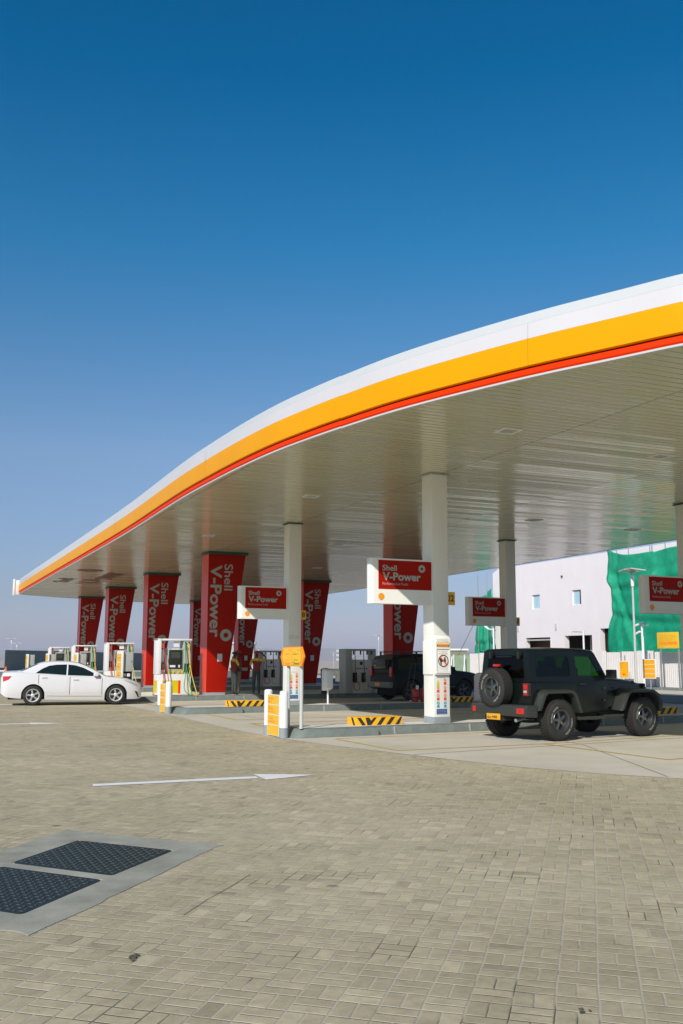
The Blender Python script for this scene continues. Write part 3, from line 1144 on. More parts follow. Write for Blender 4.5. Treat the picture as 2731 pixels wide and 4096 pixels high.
# ------------------------------------------------------------------ columns with sign boxes
def sign_box(parent_label, loc, rz, group):
    t = thing("sign_box", parent_label, "sign", loc, rz, group)
    mb = MB()
    # local: x from 0 (free rounded end) to 1.58, face at y=0, z 0..1
    outer = []
    r = 0.09
    for q in range(7):
        an = R(180 + q * 15)
        outer.append((0.10 + 0.10 * math.cos(an), 0.10 + 0.10 * math.sin(an)))
    outer += [(1.58, 0), (1.58, 0.24)]
    for q in range(7):
        an = R(90 + q * 15)
        outer.append((0.10 + 0.10 * math.cos(an), 0.14 + 0.10 * math.sin(an)))
    mb.prism(outer, [], 0, 1.0, 'xy')
    mb.build("housing", 'colwhite', t, smooth=30)
    for (yy, sg, nm) in ((-0.004, 1, "red_panel"), (0.244, -1, "red_panel")):
        mb = MB()
        y0, y1 = (yy, yy + 0.003) if sg > 0 else (yy - 0.003, yy)
        mb.box(0.20, 1.55, y0, y1, 0.32, 0.965)
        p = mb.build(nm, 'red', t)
        mb = MB()
        X = (lambda x: x) if sg > 0 else (lambda x: 1.75 - x)
        yv = yy - 0.003 if sg > 0 else yy + 0.003
        rg = (1, 0, 0) if sg > 0 else (-1, 0, 0)
        put_text(mb, "Shell", (X(0.30), yv, 0.735), rg, (0, 0, 1), 0.125, 0.36, 0.018)
        put_text(mb, "V-Power", (X(0.30), yv, 0.525), rg, (0, 0, 1), 0.175, 0.97, 0.030)
        put_text(mb, "Performance Fuels", (X(0.30), yv, 0.415), rg, (0, 0, 1), 0.060, 0.64, 0.0)
        cx = X(1.30)
        mb.prism(ring_pts(cx, 0.80, 0.085, 30), [ring_pts(cx, 0.80, 0.036, 24, 0.006)], yv - 0.001, yv + 0.001, 'xz')
        mb.build("lettering", 'letter', t)
    # shell-shaped emblem
    for yv in (-0.004, 0.244):
        mb = MB()
        cx = 0.27 if yv < 0 else 1.48
        pts = []
        for q in range(21):
            an = R(-40 + q * 13)
            rr = 0.075 + (0.006 if q % 2 else 0)
            pts.append((cx + rr * math.cos(an) * 0.98, 0.155 + rr * math.sin(an)))
        pts = [(cx + 0.028, 0.075), (cx + 0.04, 0.10)] + pts[0:21] + [(cx - 0.04, 0.10), (cx - 0.028, 0.075)]
        mb.prism(pts, [], yv - 0.002, yv + 0.002, 'xz')
        mb.build("emblem", mat("orange_yellow_emblem", (0.92, 0.33, 0.02), 0.4), t)
    return t


def number_flag(txt, loc, rz, label):
    t = thing("pump_number", label, "number sign", loc, rz, "yellow pump number flags")
    mb = MB()
    mb.box(0, 0.235, 0, 0.04, 0, 0.30)
    mb.build("plate", 'signyellow', t, bevel=0.004)
    for yv, rg, x0 in ((-0.004, (1, 0, 0), 0.028), (0.044, (-1, 0, 0), 0.207)):
        mb = MB()
        put_text(mb, txt, (x0, yv, 0.085), rg, (0, 0, 1), 0.15, 0.175, 0.02)
        mb.build("number", 'darkred', t)
    return t


def column(x, y, rz, label, panels=0, top=CZ):
    t = thing("canopy_column", label, "column", (x, y, 0.18), rz, "square white canopy columns")
    W = 0.42
    H = top - 0.18
    mb = MB()
    mb.box(0, W, 0, W, 0.14, H)
    mb.build("shaft", 'colwhite', t, bevel=0.012)
    mb = MB()
    mb.box(-0.008, W + 0.008, -0.008, W + 0.008, 0.004, 0.14)
    mb.build("plinth", 'plinth', t, bevel=0.006)
    mb = MB()
    mb.box(-0.045, W + 0.045, -0.045, W + 0.045, H - 0.035, H - 0.004)
    mb.build("collar", 'cap' if not panels else 'pumpgrey', t, bevel=0.004)
    if panels:
        # safety boards fixed on front and side
        mb = MB()
        mb.prism([(0, 1.07), (0, 1.90), (-0.02, 1.93), (-0.05, 1.86), (-0.06, 1.07)][::1], [], 0.005, W - 0.0, 'yz')
        mb.prism([(0, 1.07), (0, 1.88), (-0.02, 1.90), (-0.05, 1.84), (-0.05, 1.07)], [], 0.0, W, 'xz') if False else None
        mb.box(-0.03, -0.002, 0.02, W - 0.02, 1.07, 1.82)
        bd = mb.build("safety_board", 'colwhite', t, bevel=0.006)
        mb = MB()
        mb.box(0.03, W - 0.03, -0.068, -0.0645, 1.69, 1.78)
        mb.build("warning_strip", 'stripey', bd)
        mb = MB()
        for q in range(6):
            mb.box(0.045 + q * 0.057, 0.083 + q * 0.057, -0.0705, -0.0685, 1.70, 1.735, 0 if 0 < q < 5 else 1)
            mb.box(0.05 + q * 0.057, 0.078 + q * 0.057, -0.0705, -0.0685, 1.74, 1.77, 2)
        mb.build("warning_icon", ['picred', 'green', 'white'], bd)
        mb = MB()
        scribble(mb, 0.04, 1.80, 0.33, 0.022, 4, origin=(0, -0.0655, 0))
        scribble(mb, 0.06, 1.835, 0.28, 0.022, 9, origin=(0, -0.059, 0))
        mb.build("small_text", 'greytext', bd)
        mb = MB()
        mb.prism([(0.02, 1.10), (W - 0.02, 1.10), (W - 0.02, 1.66), (0.02, 1.66)], [[(0.045, 1.145), (W - 0.045, 1.145), (W - 0.045, 1.635), (0.045, 1.635)]], -0.072, -0.062, 'xz')
        mb.build("board_frame", 'white', bd)
        mb = MB()
        scribble(mb, 0.09, 1.575, 0.22, 0.028, 5, origin=(0, -0.0615, 0))
        scribble(mb, 0.09, 1.53, 0.24, 0.028, 15, origin=(0, -0.0615, 0))
        mb.build("board_text", mat("pale_red_text", (0.70, 0.38, 0.33), 0.6), bd)
        mb = MB()
        cx, cz = 0.215, 1.375
        mb.prism(ring_pts(cx, cz, 0.135, 40), [ring_pts(cx, cz, 0.115, 40)], -0.0655, -0.0625, 'xz')
        s_ = 0.010
        mb.prism([(cx - 0.085 - s_, cz + 0.085 - s_), (cx + 0.085 - s_, cz - 0.085 - s_), (cx + 0.085 + s_, cz - 0.085 + s_), (cx - 0.085 + s_, cz + 0.085 + s_)], [], -0.0665, -0.0658, 'xz', 1)
        mb.build("prohibition_ring", [mat("dark_ring", (0.16, 0.04, 0.03), 0.5), 'picred'], bd)
        mb = MB()
        mb.prism([(cx - .10, cz + .05), (cx - .05, cz + .06), (cx - .01, cz + .03), (cx - .02, cz - .02), (cx - .05, cz - .02), (cx - .045, cz - .09), (cx - .075, cz - .08), (cx - .09, cz)], [], -0.0645, -0.063, 'xz')
        mb.prism([(cx + .01, cz + .03), (cx + .02, cz + .075), (cx + .06, cz + .075), (cx + .065, cz - .03), (cx + .02, cz - .04)], [[(cx + .03, cz + .035), (cx + .03, cz + .06), (cx + .05, cz + .06), (cx + .05, cz + .035)]], -0.0645, -0.063, 'xz')
        mb.build("prohibition_symbol", 'black', bd)
        pictos(t, 0.105, 0.29, -0.003)
    return t


def pictos(t, xa, xb, y):
    mb = MB()
    zs = [0.90, 0.745, 0.60]
    # yellow triangle + plate
    mb.prism([(xa - .035, 0.88), (xa + .035, 0.88), (xa, 0.965)], [], y - .002, y, 'xz', 0)
    mb.prism([(xa - .035, 0.81), (xa + .035, 0.81), (xa + .035, 0.87), (xa - .035, 0.87)], [], y - .002, y, 'xz', 0)
    for k, zz in enumerate((0.95, 0.78, 0.61)):
        for xx in (xa, xb):
            if k == 0 and xx == xa:
                continue
            mb.prism(ring_pts(xx, zz, 0.034, 16), [ring_pts(xx, zz, 0.024, 16)], y - .002, y, 'xz', 1)
            mb.prism([(xx - .02, zz + .014), (xx + .014, zz - .02), (xx + .02, zz - .014), (xx - .014, zz + .02)], [], y - .0035, y - .0022, 'xz', 1)
            mb.prism([(xx - .035, zz - .105), (xx + .035, zz - .105), (xx + .035, zz - .045), (xx - .035, zz - .045)], [], y - .002, y, 'xz', 1)
    for xx in (xa, xb):
        mb.prism(ring_pts(xx, 0.445, 0.036, 18), [ring_pts(xx + (0.006 if xx == xa else 0), 0.445, 0.014, 12)], y - .002, y, 'xz', 2)
        mb.prism([(xx - .033, 0.345), (xx + .033, 0.345), (xx + .033, 0.40), (xx - .033, 0.40)], [], y - .002, y, 'xz', 2)
    mb.build("safety_pictogram", ['picyel', 'picred', 'cyan'], t)
    mb = MB()
    mb.box(xa - .045, xb + .045, y - .003, y, 0.20, 0.315)
    b = mb.build("blue_notice", 'bluesign', t)
    mb = MB()
    for q in range(3):
        scribble(mb, xa - .03, 0.215 + q * 0.033, 0.24, 0.016, 30 + q, origin=(0, y - .0045, 0))
    mb.build("notice_text", 'pale', b)
    mb = MB()
    scribble(mb, xa - .03, 1.0, 0.22, 0.02, 3, origin=(0, y - .002, 0))
    mb.build("small_text", 'greytext', t)


c1 = column(10.79, 19.88, R(4.5), "near square white column with round prohibition board, beside pump number 22", 1)
c2 = column(10.79, 29.16, R(2.6), "square white column behind the orange six-sided sign, beside pump number 18", 0)
pictos(c2, 0.105, 0.29, -0.003)
mb = MB()
scribble(mb, 0.03, 2.10, 0.34, 0.035, 12, origin=(0, -0.003, 0))
scribble(mb, 0.03, 2.04, 0.34, 0.035, 13, origin=(0, -0.003, 0))
mb.build("small_text", 'greytext', c2)
c3 = column(19.40, 30.30, R(2.6), "square white column in shade rising behind the off-roader's roof, beside pump number 20", 0)
mb = MB()
mb.box(0.05, 0.40, -0.09, -0.003, 1.55, 1.80)
mb.build("equipment_box", 'colwhite', c3, bevel=0.01)
c4 = column(19.22, 20.95, R(4.5), "square white column cut off by the right edge of the photo", 0)
g_ = "white sign boxes with red panels on the columns"
sign_box("white sign box with red panel on the near column, left of number 22", (9.225, 19.86, 2.80), R(2.0), g_)
sign_box("white sign box with red panel left of the column numbered 18", (9.20, 29.22, 2.80), R(2.0), g_)
sign_box("shaded white sign box left of the column numbered 20, green netting behind", (17.83, 30.33, 2.75), R(2.0), g_)
sign_box("shaded white sign box cut off at the right edge of the photo", (17.62, 20.93, 2.79), R(4.0), g_)
number_flag("22", (11.225, 20.05, 2.815), R(2), "yellow flag with number 22 on the near white column")
number_flag("18", (11.205, 29.35, 2.80), R(2), "yellow flag with number 18 on the column behind the six-sided sign")
number_flag("20", (19.835, 30.5, 2.77), R(2), "yellow flag with number 20 on the shaded column over the off-roader")

# ------------------------------------------------------------------ tapered red pylons
def pylon(x, y, rz, label):
    t = thing("tapered_pylon", label, "pylon", (x, y, 0.18), rz, "tapered red pylons with silver lettering")
    D = 0.86
    H0, H1 = 0.10, CZ - 0.11 - 0.18
    mb = MB()
    mb.prism([(0, H0), (0.775, H0), (1.56, H1), (0, H1)], [], 0.004, D - 0.004, 'xz', 0)
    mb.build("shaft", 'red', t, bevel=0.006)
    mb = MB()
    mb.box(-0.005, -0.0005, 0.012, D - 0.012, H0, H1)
    mb.build("lit_side_skin", 'redlit', t)  # skin on the left face, its sunlit brightness put into the colour
    mb = MB()
    mb.box(-0.03, 1.64, -0.06, D + 0.06, H1, CZ - 0.182)
    mb.build("top_trim", 'cap', t, bevel=0.004)
    mb = MB()
    mb.box(0.0, 0.78, 0.0, D, 0.004, H0)
    mb.build("plinth", 'plinth', t, bevel=0.004)
    for yv, sg in ((-0.001, 1), (D + 0.001, -1)):
        mb = MB()
        # lettering reads downwards
        rg = (0, 0, -1)
        if sg > 0:
            put_text(mb, "V-Power", (0.10, yv, 5.28 - 0.18), rg, (1, 0, 0), 0.47, 2.86, 0.022)
            put_text(mb, "Shell", (0.67, yv, 5.33 - 0.18), rg, (1, 0, 0), 0.36, 1.05, 0.012)
        else:
            put_text(mb, "V-Power", (0.57, yv, 5.28 - 0.18), rg, (-1, 0, 0), 0.47, 2.86, 0.022)
            put_text(mb, "Shell", (1.03, yv, 5.33 - 0.18), rg, (-1, 0, 0), 0.36, 1.05, 0.012)
        mb.prism(ring_pts(0.765, 2.33, 0.235, 40), [ring_pts(0.765, 2.33, 0.105, 28, 0.022)], min(yv, yv + sg * -0.003), max(yv, yv + sg * -0.003), 'xz')
        mb.build("lettering", 'letter', t)
    mb = MB()
    mb.box(0.43, 0.63, -0.012, 0.002, 1.30, 1.60)
    mb.build("notice", 'pale', t)
    return t


p0 = pylon(10.79, 38.33, R(2.6), "nearest red tapered pylon, third island, sunlit wedge at its foot")
for (x, y, s) in ((10.79, 49.2, "red tapered pylon of the left row, second from the camera, sunlit foot"),
                  (10.79, 59.8, "red tapered pylon of the left row, third from the camera"),
                  (10.79, 70.3, "red tapered pylon at the far left end of the row"),
                  (19.35, 39.35, "shaded red tapered pylon rising behind the dark parked estate vehicle"),
                  (19.50, 50.4, "shaded red tapered pylon just right of the column numbered 18"),
                  (19.45, 61.8, "shaded red tapered pylon seen behind the two attendants"),
                  (19.15, 71.9, "farthest shaded red pylon, mostly hidden behind the nearest one")):
    dup(p0, (x, y, 0.18), R(2.6), s)


# ------------------------------------------------------------------ barriers
def barrier(p, rz, label):
    t = thing("striped_block", label, "barrier block", p, rz, "low yellow and black striped blocks")
    W, D, H = 1.14, 0.42, 0.17
    mb = MB()
    mb.box(0, W, 0, D, 0, H, 0)
    mb.build("block", 'stripey', t, bevel=0.006)
    mb = MB()
    y = -0.003
    def para(x0, s, wd):
        pts = [(x0, 0.004), (x0 + wd, 0.004), (x0 + wd + s, H - 0.004), (x0 + s, H - 0.004)]
        pts = [(min(max(a, 0.004), W - 0.004), b) for a, b in pts]
        mb.prism(pts, [], y, -0.0005, 'xz')
    para(0.14, -0.125, 0.09)
    para(0.205, 0.13, 0.10) if False else None
    mb.prism([(0.22, H - .004), (0.31, H - .004), (0.36, 0.10), (0.43, H - .004), (0.50, H - .004), (0.36, 0.004), (0.27, 0.004)][::-1], [], y, -0.0005, 'xz')
    for x0 in (0.50, 0.73, 0.96):
        para(x0, 0.13, 0.10)
    # left end stripes
    mb.prism([(0.05, 0.004), (0.14, 0.004), (0.24, H - .004), (0.15, H - .004)], [], -0.003, -0.0005, 'yz')
    mb.build("black_stripe", 'stripek', t)
    return t


b0 = barrier(isl(1, 8.88, 0.30), R(4.5), "sunlit striped block on the nearest island, left of the near column")
dup(b0, isl(2, 8.88, 0.12), R(2.6), "sunlit striped block on the second island, behind the twin-bollard board")
dup(b0, isl(2, 16.3, 0.12), R(2.6), "shaded striped block in front of the dark parked vehicle's front wheel")
dup(b0, isl(1, 17.55, 0.75), R(4.5), "shaded striped block beyond the off-roader's front wheel")


# ------------------------------------------------------------------ bollards and boards
def bollard(x, y, label, h=0.95):
    t = thing("bollard", label, "bollard", (x, y, 0), 0, "white guard bollards at the island ends")
    mb = MB()
    r = 0.088
    mb.lathe([(r, 0.205), (r, h - 0.05), (r * 0.93, h - 0.022), (r * 0.7, h - 0.005), (0, h)], seg=24)
    mb.build("post", 'white', t, smooth=50)
    mb = MB()
    mb.lathe([(r + .006, 0.001), (r + .006, 0.205), (r, 0.206)], seg=24)
    mb.build("base_sleeve", 'bollbase', t, smooth=50)
    return t


def lane_board(x, y0, y1, label, seed=0):
    t = thing("lane_board", label, "sign board", (x, 0, 0), 0, "yellow panel boards between bollards")
    mb = MB()
    z0, z1 = 0.02, 0.86
    r = 0.05
    pts = [(y0, z0), (y1, z0), (y1, z1 - r), (y1 - r * .3, z1 - r * .3), (y1 - r, z1), (y0 + r, z1), (y0 + r * .3, z1 - r * .3), (y0, z1 - r)]
    mb.prism(pts, [], -0.015, 0.015, 'yz')
    mb.build("board", 'white', t, smooth=30)
    hs = [(0.03, 0.235), (0.25, 0.44), (0.455, 0.645), (0.66, 0.845)]
    for q, (a, b) in enumerate(hs):
        for xs in (-0.0185, 0.0155):
            mb = MB()
            mb.box(xs, xs + 0.003, y0 + .02, y1 - .02, a, b)
            pn = mb.build("yellow_panel", 'signyellow', t)
            if q > 0 and xs < 0:
                mb = MB()
                L1, L2 = (0.42, 0.30) if q < 3 else (0.22, 0.30)
                scribble(mb, 0.08, b - 0.085, L2, 0.05, 40 + q + seed, right=(0, -1, 0), origin=(xs - 0.002, y1, 0))
                scribble(mb, 0.08, b - 0.15, L1, 0.05, 50 + q + seed, right=(0, -1, 0), origin=(xs - 0.002, y1, 0))
                mb.build("panel_text", 'orange', pn)
    return t


bollard(7.15, 20.52, "white bollard at the nearest island end, farther of its pair")
bollard(7.13, 19.50, "white bollard at the nearest island end, closest to the camera")
lane_board(7.08, 19.60, 20.33, "yellow four-panel board between the two nearest bollards")
bollard(7.15, 30.45, "white bollard at the second island end, farther of its pair", 0.93)
bollard(7.12, 29.30, "white bollard at the second island end, nearer of its pair", 0.93)
lane_board(7.08, 29.40, 30.15, "small yellow panel board between the second pair of bollards", 7)

# hexagonal sign on two posts
t = thing("hexagonal_sign", "orange six-sided sign on two grey posts at the nearest island end", "sign", (7.41, 20.18, 0.18), R(-86))
for x in (0.16, 0.80):
    mb = MB()
    mb.cyl((x, 0, 0.004), (x, 0, 1.60), 0.038, seg=14)
    mb.build("post", 'postgrey', t, smooth=50)
HX = 2.1
hx_ = lambda p: [(0.48 + (a - 0.1125) * HX, 1.46 + (b - 1.455) * 0.94) for a, b in p]
hexo = hx_([(-0.12, 1.245), (0.34, 1.24), (0.395, 1.45), (0.335, 1.67), (-0.115, 1.665), (-0.17, 1.45)])
mb = MB()
mb.prism(hexo, [], -0.075, -0.042, 'xz')
hb = mb.build("sign_plate", mat("orange_sign_border", (0.92, 0.26, 0.01), 0.4), t, bevel=0.004)
for p in ([(-0.10, 1.265), (0.105, 1.262), (0.105, 1.648), (-0.095, 1.645), (-0.145, 1.45)], [(0.12, 1.262), (0.32, 1.26), (0.37, 1.45), (0.318, 1.652), (0.12, 1.648)]):
    mb = MB()
    mb.prism(hx_(p), [], -0.0785, -0.0755, 'xz')
    mb.build("yellow_face", 'signyellow', hb)
for (a, b, c, e) in ((-0.095, 1.62, -0.128, 1.45), (-0.128, 1.45, -0.088, 1.285), (0.31, 1.625, 0.35, 1.45), (0.35, 1.45, 0.305, 1.285)):
    mb = MB()
    dx = 0.010
    mb.prism(hx_([(a - dx, b), (a + dx, b), (c + dx, e), (c - dx, e)]), [], -0.081, -0.079, 'xz')
    mb.build("border_arrow", 'orange', hb)
for x0, sd, word, mm_ in ((-0.06, 1, "Super", 'orange'), (0.14, 5, "Diesel", None)):
    mb = MB()
    X0 = hx_([(x0, 0)])[0][0]
    scribble(mb, X0 + 0.2, 1.585, 0.12, 0.035, sd, origin=(0, -0.080, 0))
    scribble(mb, X0, 1.50, 0.30, 0.045, sd + 7, origin=(0, -0.080, 0))
    scribble(mb, X0 + .05, 1.38, 0.2, 0.04, sd + 2, origin=(0, -0.080, 0))
    put_text(mb, word, (X0, -0.080, 1.295), (1, 0, 0), (0, 0, 1), 0.06, 0.31, 0.03)
    mb.build("sign_text", mm_ or mat("olive_green_text", (0.13, 0.20, 0.02), 0.5), hb)


# ------------------------------------------------------------------ fuel pumps
def bezier(p0, p1, p2, p3, n=14):
    out_ = []
    for i in range(n + 1):
        s = i / n
        out_.append(tuple(Vector(p0) * (1 - s) ** 3 + Vector(p1) * 3 * s * (1 - s) ** 2 + Vector(p2) * 3 * s * s * (1 - s) + Vector(p3) * s ** 3))
    return out_


def nozzle(parent, x, y, z, mname):
    mb = MB()
    mb.box(x - .022, x + .022, y - .055, y - .01, z - .10, z + .05, 0)
    mb.cyl((x, y - .04, z + .05), (x, y + .03, z + .13), .014, seg=8, mi=1)
    mb.box(x - .018, x + .018, y - .075, y - .055, z - .09, z + .03, 1)
    return mb.build("nozzle", [mname, 'black'], parent, bevel=0.004)


def pump(loc, rz, label):
    t = thing("fuel_pump", label, "fuel pump", loc, rz, "white fuel pumps with hose frames")
    W, D = 1.36, 0.55
    mb = MB()
    mb.box(0.02, W - 0.02, 0, D, 0.03, 0.82)
    mb.build("base_cabinet", 'white', t, bevel=0.012)
    mb = MB()
    mb.box(0.0, W, -0.01, D + 0.01, 0.002, 0.03)
    mb.build("foot_strip", 'black', t)
    mb = MB()
    mb.box(0.0, 0.14, -0.02, D, 0.82, 2.17)
    mb.box(0.14, 0.30, 0.12, D - 0.05, 0.82, 2.10)
    mb.build("hose_mast", 'white', t, bevel=0.01)
    mb = MB()
    mb.box(1.04, 1.33, 0.03, D, 0.82, 2.10)
    mb.build("hose_mast", 'pumpgrey', t, bevel=0.01)
    mb = MB()
    mb.box(0.0, W, 0.0, D, 2.10, 2.17)
    mb.build("top_beam", 'white', t, bevel=0.008)
    mb = MB()
    mb.box(0.43, 1.02, 0.05, D - 0.05, 0.82, 1.80)
    hd = mb.build("meter_head", 'pumpgrey', t, bevel=0.012)
    mb = MB()
    mb.box(0.46, 0.99, 0.036, 0.052, 1.02, 1.74)
    sc = mb.build("display_bezel", 'black', hd, bevel=0.006)
    mb = MB()
    mb.box(0.55, 0.90, 0.030, 0.036, 1.42, 1.66)
    mb.build("screen", mat("grey_green_screen", (0.05, 0.065, 0.05), 0.2), hd)
    for bb in ((0.58, 0.88, 0.030, 0.052, 1.75, 1.79), (0.49, 0.72, 0.031, 0.036, 1.08, 1.16), (0.84, 0.90, 0.031, 0.036, 1.07, 1.17)):
        mb = MB()
        mb.box(*bb)
        mb.build("price_label", 'white', hd)
    mb = MB()
    mb.box(0.66, 0.88, 0.1, 0.13, 1.86, 2.08)
    mb.build("hanging_notice", 'white', t)
    # coloured front panels
    mb = MB()
    mb.box(0.05, 0.84, -0.006, -0.001, 0.10, 0.58)
    mb.build("yellow_panel", 'pumpyellow', t)
    mb = MB()
    mb.box(0.842, 0.93, -0.006, -0.001, 0.08, 0.58)
    mb.build("red_panel", 'fasciared', t)
    mb = MB()
    mb.box(-0.006 + .02, -0.001 + .02, 0.03, D - .03, 0.10, 0.58)
    mb.build("yellow_panel", 'pumpyellow', t)
    mb = MB()
    for x0 in (0.44, 0.58, 0.80, 0.93):
        mb.box(x0, x0 + 0.09, -0.004, -0.001, 0.84, 0.96)
    mb.build("fuel_grade_label", 'pumpyellow', hd)
    # holsters and hoses
    mb = MB()
    mb.box(0.17, 0.29, 0.0, 0.12, 0.98, 1.26)
    mb.box(1.07, 1.18, -0.02, 0.03, 0.90, 1.22)
    mb.box(1.20, 1.31, -0.02, 0.03, 0.90, 1.22)
    mb.build("nozzle_holster", 'black', t, bevel=0.008)
    nozzle(t, 0.23, 0.0, 1.10, 'hosered')
    nozzle(t, 1.13, -0.02, 1.06, 'green')
    nozzle(t, 1.26, -0.02, 1.06, 'hoseyellow')
    mb = MB()
    for x0, m_ in ((0.20, 2), (1.10, 0), (1.24, 1)):
        for z0 in (1.78, 2.03):
            mb.cyl((x0, -0.03, z0), (x0, 0.10, z0), 0.025, seg=10, mi=3)
        mb.box(x0 - .02, x0 + .02, 0.0, 0.03, 1.83, 1.99, m_)
    mb.build("hose_retractor", ['green', 'hoseyellow', 'hosered', 'black'], t)
    for x0, xe, m_, ye in ((0.22, 0.30, 'hosered', -0.12), (1.10, 1.28, 'green', -0.42), (1.25, 1.48, 'hoseyellow', -0.45)):
        mb = MB()
        if m_ == 'hosered':
            pts = bezier((x0, -0.02, 1.95), (x0 + .02, -0.12, 1.4), (x0 + .15, -0.16, 1.1), (x0 + .22, -0.14, 0.30), 16) + bezier((x0 + .22, -0.14, 0.30), (x0 + .24, -.13, 0.02), (x0 + .05, -.1, 0.05), (x0, -0.05, 1.0), 12)[1:]
        else:
            pts = bezier((x0, -0.02, 1.95), (x0 - .04, -0.10, 1.2), (x0 + .06, -0.2, 0.7), (xe, ye, 0.03), 18) + bezier((xe, ye, 0.03), (xe + .05, ye - .05, -0.0), (xe - 0.28, ye - .02, 0.02), (xe - .26, -0.2, 0.3), 10)[1:] + bezier((xe - .26, -0.2, 0.3), (xe - .25, -.15, 0.5), (x0, -.1, 0.7), (x0 + .02, -0.06, 0.98), 8)[1:]
        mb.tube([(a, b, max(c, 0.02)) for a, b, c in pts], 0.017, 8)
        mb.build("hose", m_, t, smooth=60)
    return t


q0 = pump(isl(3, 8.82, 0.45), R(2.6), "white fuel pump with yellow and red front, right of the white saloon car")
dup(q0, isl(4, 8.82, 0.45), R(2.6), "white fuel pump on the fourth island, behind the saloon car's bonnet")
dup(q0, isl(5, 8.82, 0.45), R(2.6), "white fuel pump on the fifth island, above the saloon car's front window")
dup(q0, isl(6, 8.82, 0.45), R(2.6), "farthest white fuel pump, above the saloon car's roof")


def shade_pump(loc, rz, label):
    t = thing("fuel_pump", label, "fuel pump", loc, rz, "shaded fuel pumps of the inner row")
    W, D = 1.42, 0.55
    mb = MB()
    mb.box(0, 0.30, 0, D, 0.004, 1.82)
    mb.build("side_cabinet", 'pumpgrey', t, bevel=0.01)
    mb = MB()
    mb.box(0.30, W, 0.02, D, 1.74, 1.82)
    mb.build("top_beam", 'pumpgrey', t, bevel=0.006)
    mb = MB()
    mb.box(1.30, W, 0.02, D, 0.004, 1.74)
    mb.build("hose_mast", 'pumpgrey', t, bevel=0.006)
    mb = MB()
    mb.box(0.34, 1.28, 0.12, D, 0.004, 1.38)
    hd = mb.build("meter_cabinet", 'white', t, bevel=0.01)
    mb = MB()
    mb.box(0.72, 0.84, 0.108, 0.119, 1.16, 1.30)
    mb.build("display", 'black', hd)
    mb = MB()
    for q in range(6):
        mb.box(0.50 + q * 0.1, 0.55 + q * 0.1, 0.112, 0.119, 0.98, 1.04, 0 if q % 3 else 1)
    mb.build("button_row", ['black', 'picred'], hd)
    for x0, m_ in ((0.46, 'hosered'), (0.86, 'hoseyellow')):
        mb = MB()
        mb.box(x0 - .08, x0 + .10, 0.06, 0.119, 0.45, 0.85)
        mb.build("nozzle_holster", 'black', t, bevel=0.01)
        nozzle(t, x0 + .02, 0.04, 0.68, m_)
        mb = MB()
        mb.tube(bezier((x0, 0.06, 1.74), (x0 - .02, 0.0, 1.2), (x0 + .02, 0, 0.9), (x0, 0.0, 0.5)) , 0.016)
        mb.build("hose", 'black', t, smooth=60)
        mb = MB()
        c = [(x0 + .05 + 0.14 * math.cos(a_), -0.02, 0.30 + 0.17 * math.sin(a_)) for a_ in [i * math.pi / 8 for i in range(16)]]
        mb.tube(c + [c[0]], 0.016)
        mb.build("hose_coil", m_, t, smooth=60)
    mb = MB()
    for x0 in (0.40, 0.72, 1.02, 1.22):
        mb.cyl((x0, 0.06, 1.58), (x0, 0.06, 1.74), 0.03, seg=10)
    mb.build("hose_retractor", 'black', t)
    return t


s0 = shade_pump(isl(3, 16.55, -0.08), R(2.6), "shaded fuel pump with hanging hoses, left of the dark parked vehicle")
dup(s0, isl(4, 16.55, 0.2), R(2.6), "shaded fuel pump with yellow hose coil behind the attendant holding his head")
t = thing("air_cabinet", "low white cabinet with rounded top behind the off-roader's spare wheel", "cabinet", isl(2, 17.95, 0.3), R(2.6))
mb = MB()
mb.prism([(0, 0.004), (0.95, 0.004), (0.95, 0.95), (0.18, 0.95), (0.05, 0.91), (0, 0.82)], [], 0, 0.6, 'xz')
mb.build("cabinet_body", 'white', t, bevel=0.02)
mb = MB()
mb.box(0.08, 0.12, -0.006, -0.001, 0.72, 0.80)
mb.box(0.08, 0.11, -0.006, -0.001, 0.60, 0.66)
mb.build("latch", 'black', t)


# payment kiosks at the island ends
def kiosk(loc, rz, label):
    t = thing("payment_kiosk", label, "kiosk", loc, rz, "payment kiosks with yellow side panels")
    mb = MB()
    mb.box(0, 0.07, 0, 0.86, 0.004, 1.68)
    mb.box(0.07, 0.42, 0.3, 0.8, 0.004, 0.60)
    mb.build("frame", 'white', t, bevel=0.01)
    mb = MB()
    mb.box(0.075, 0.46, 0.10, 0.80, 0.93, 1.64)
    cb = mb.build("cabinet", 'pumpgrey', t, bevel=0.008)
    mb = MB()
    mb.cyl((0.40, 0.098, 1.30), (0.40, 0.085, 1.30), 0.018, seg=10)
    mb.build("lock", 'black', cb)
    mb = MB()
    mb.box(0.075, 0.44, 0.16, 0.78, 0.62, 0.925)
    mb.build("niche", 'dark', t)
    mb = MB()
    mb.box(0.10, 0.22, 0.12, 0.16, 0.74, 0.86)
    mb.box(0.25, 0.37, 0.12, 0.16, 0.73, 0.85)
    mb.build("paper_roll", 'white', t, bevel=0.02)
    for q in range(4):
        mb = MB()
        mb.box(-0.005, -0.001, 0.06, 0.80, 0.30 + q * 0.33, 0.60 + q * 0.33)
        pn = mb.build("yellow_panel", 'signyellow', t)
        mb = MB()
        scribble(mb, 0.12, 0.42 + q * 0.33, 0.5, 0.07, 60 + q, right=(0, -1, 0), origin=(-0.007, 0.80, 0))
        mb.build("panel_text", 'orange', pn)
    return t


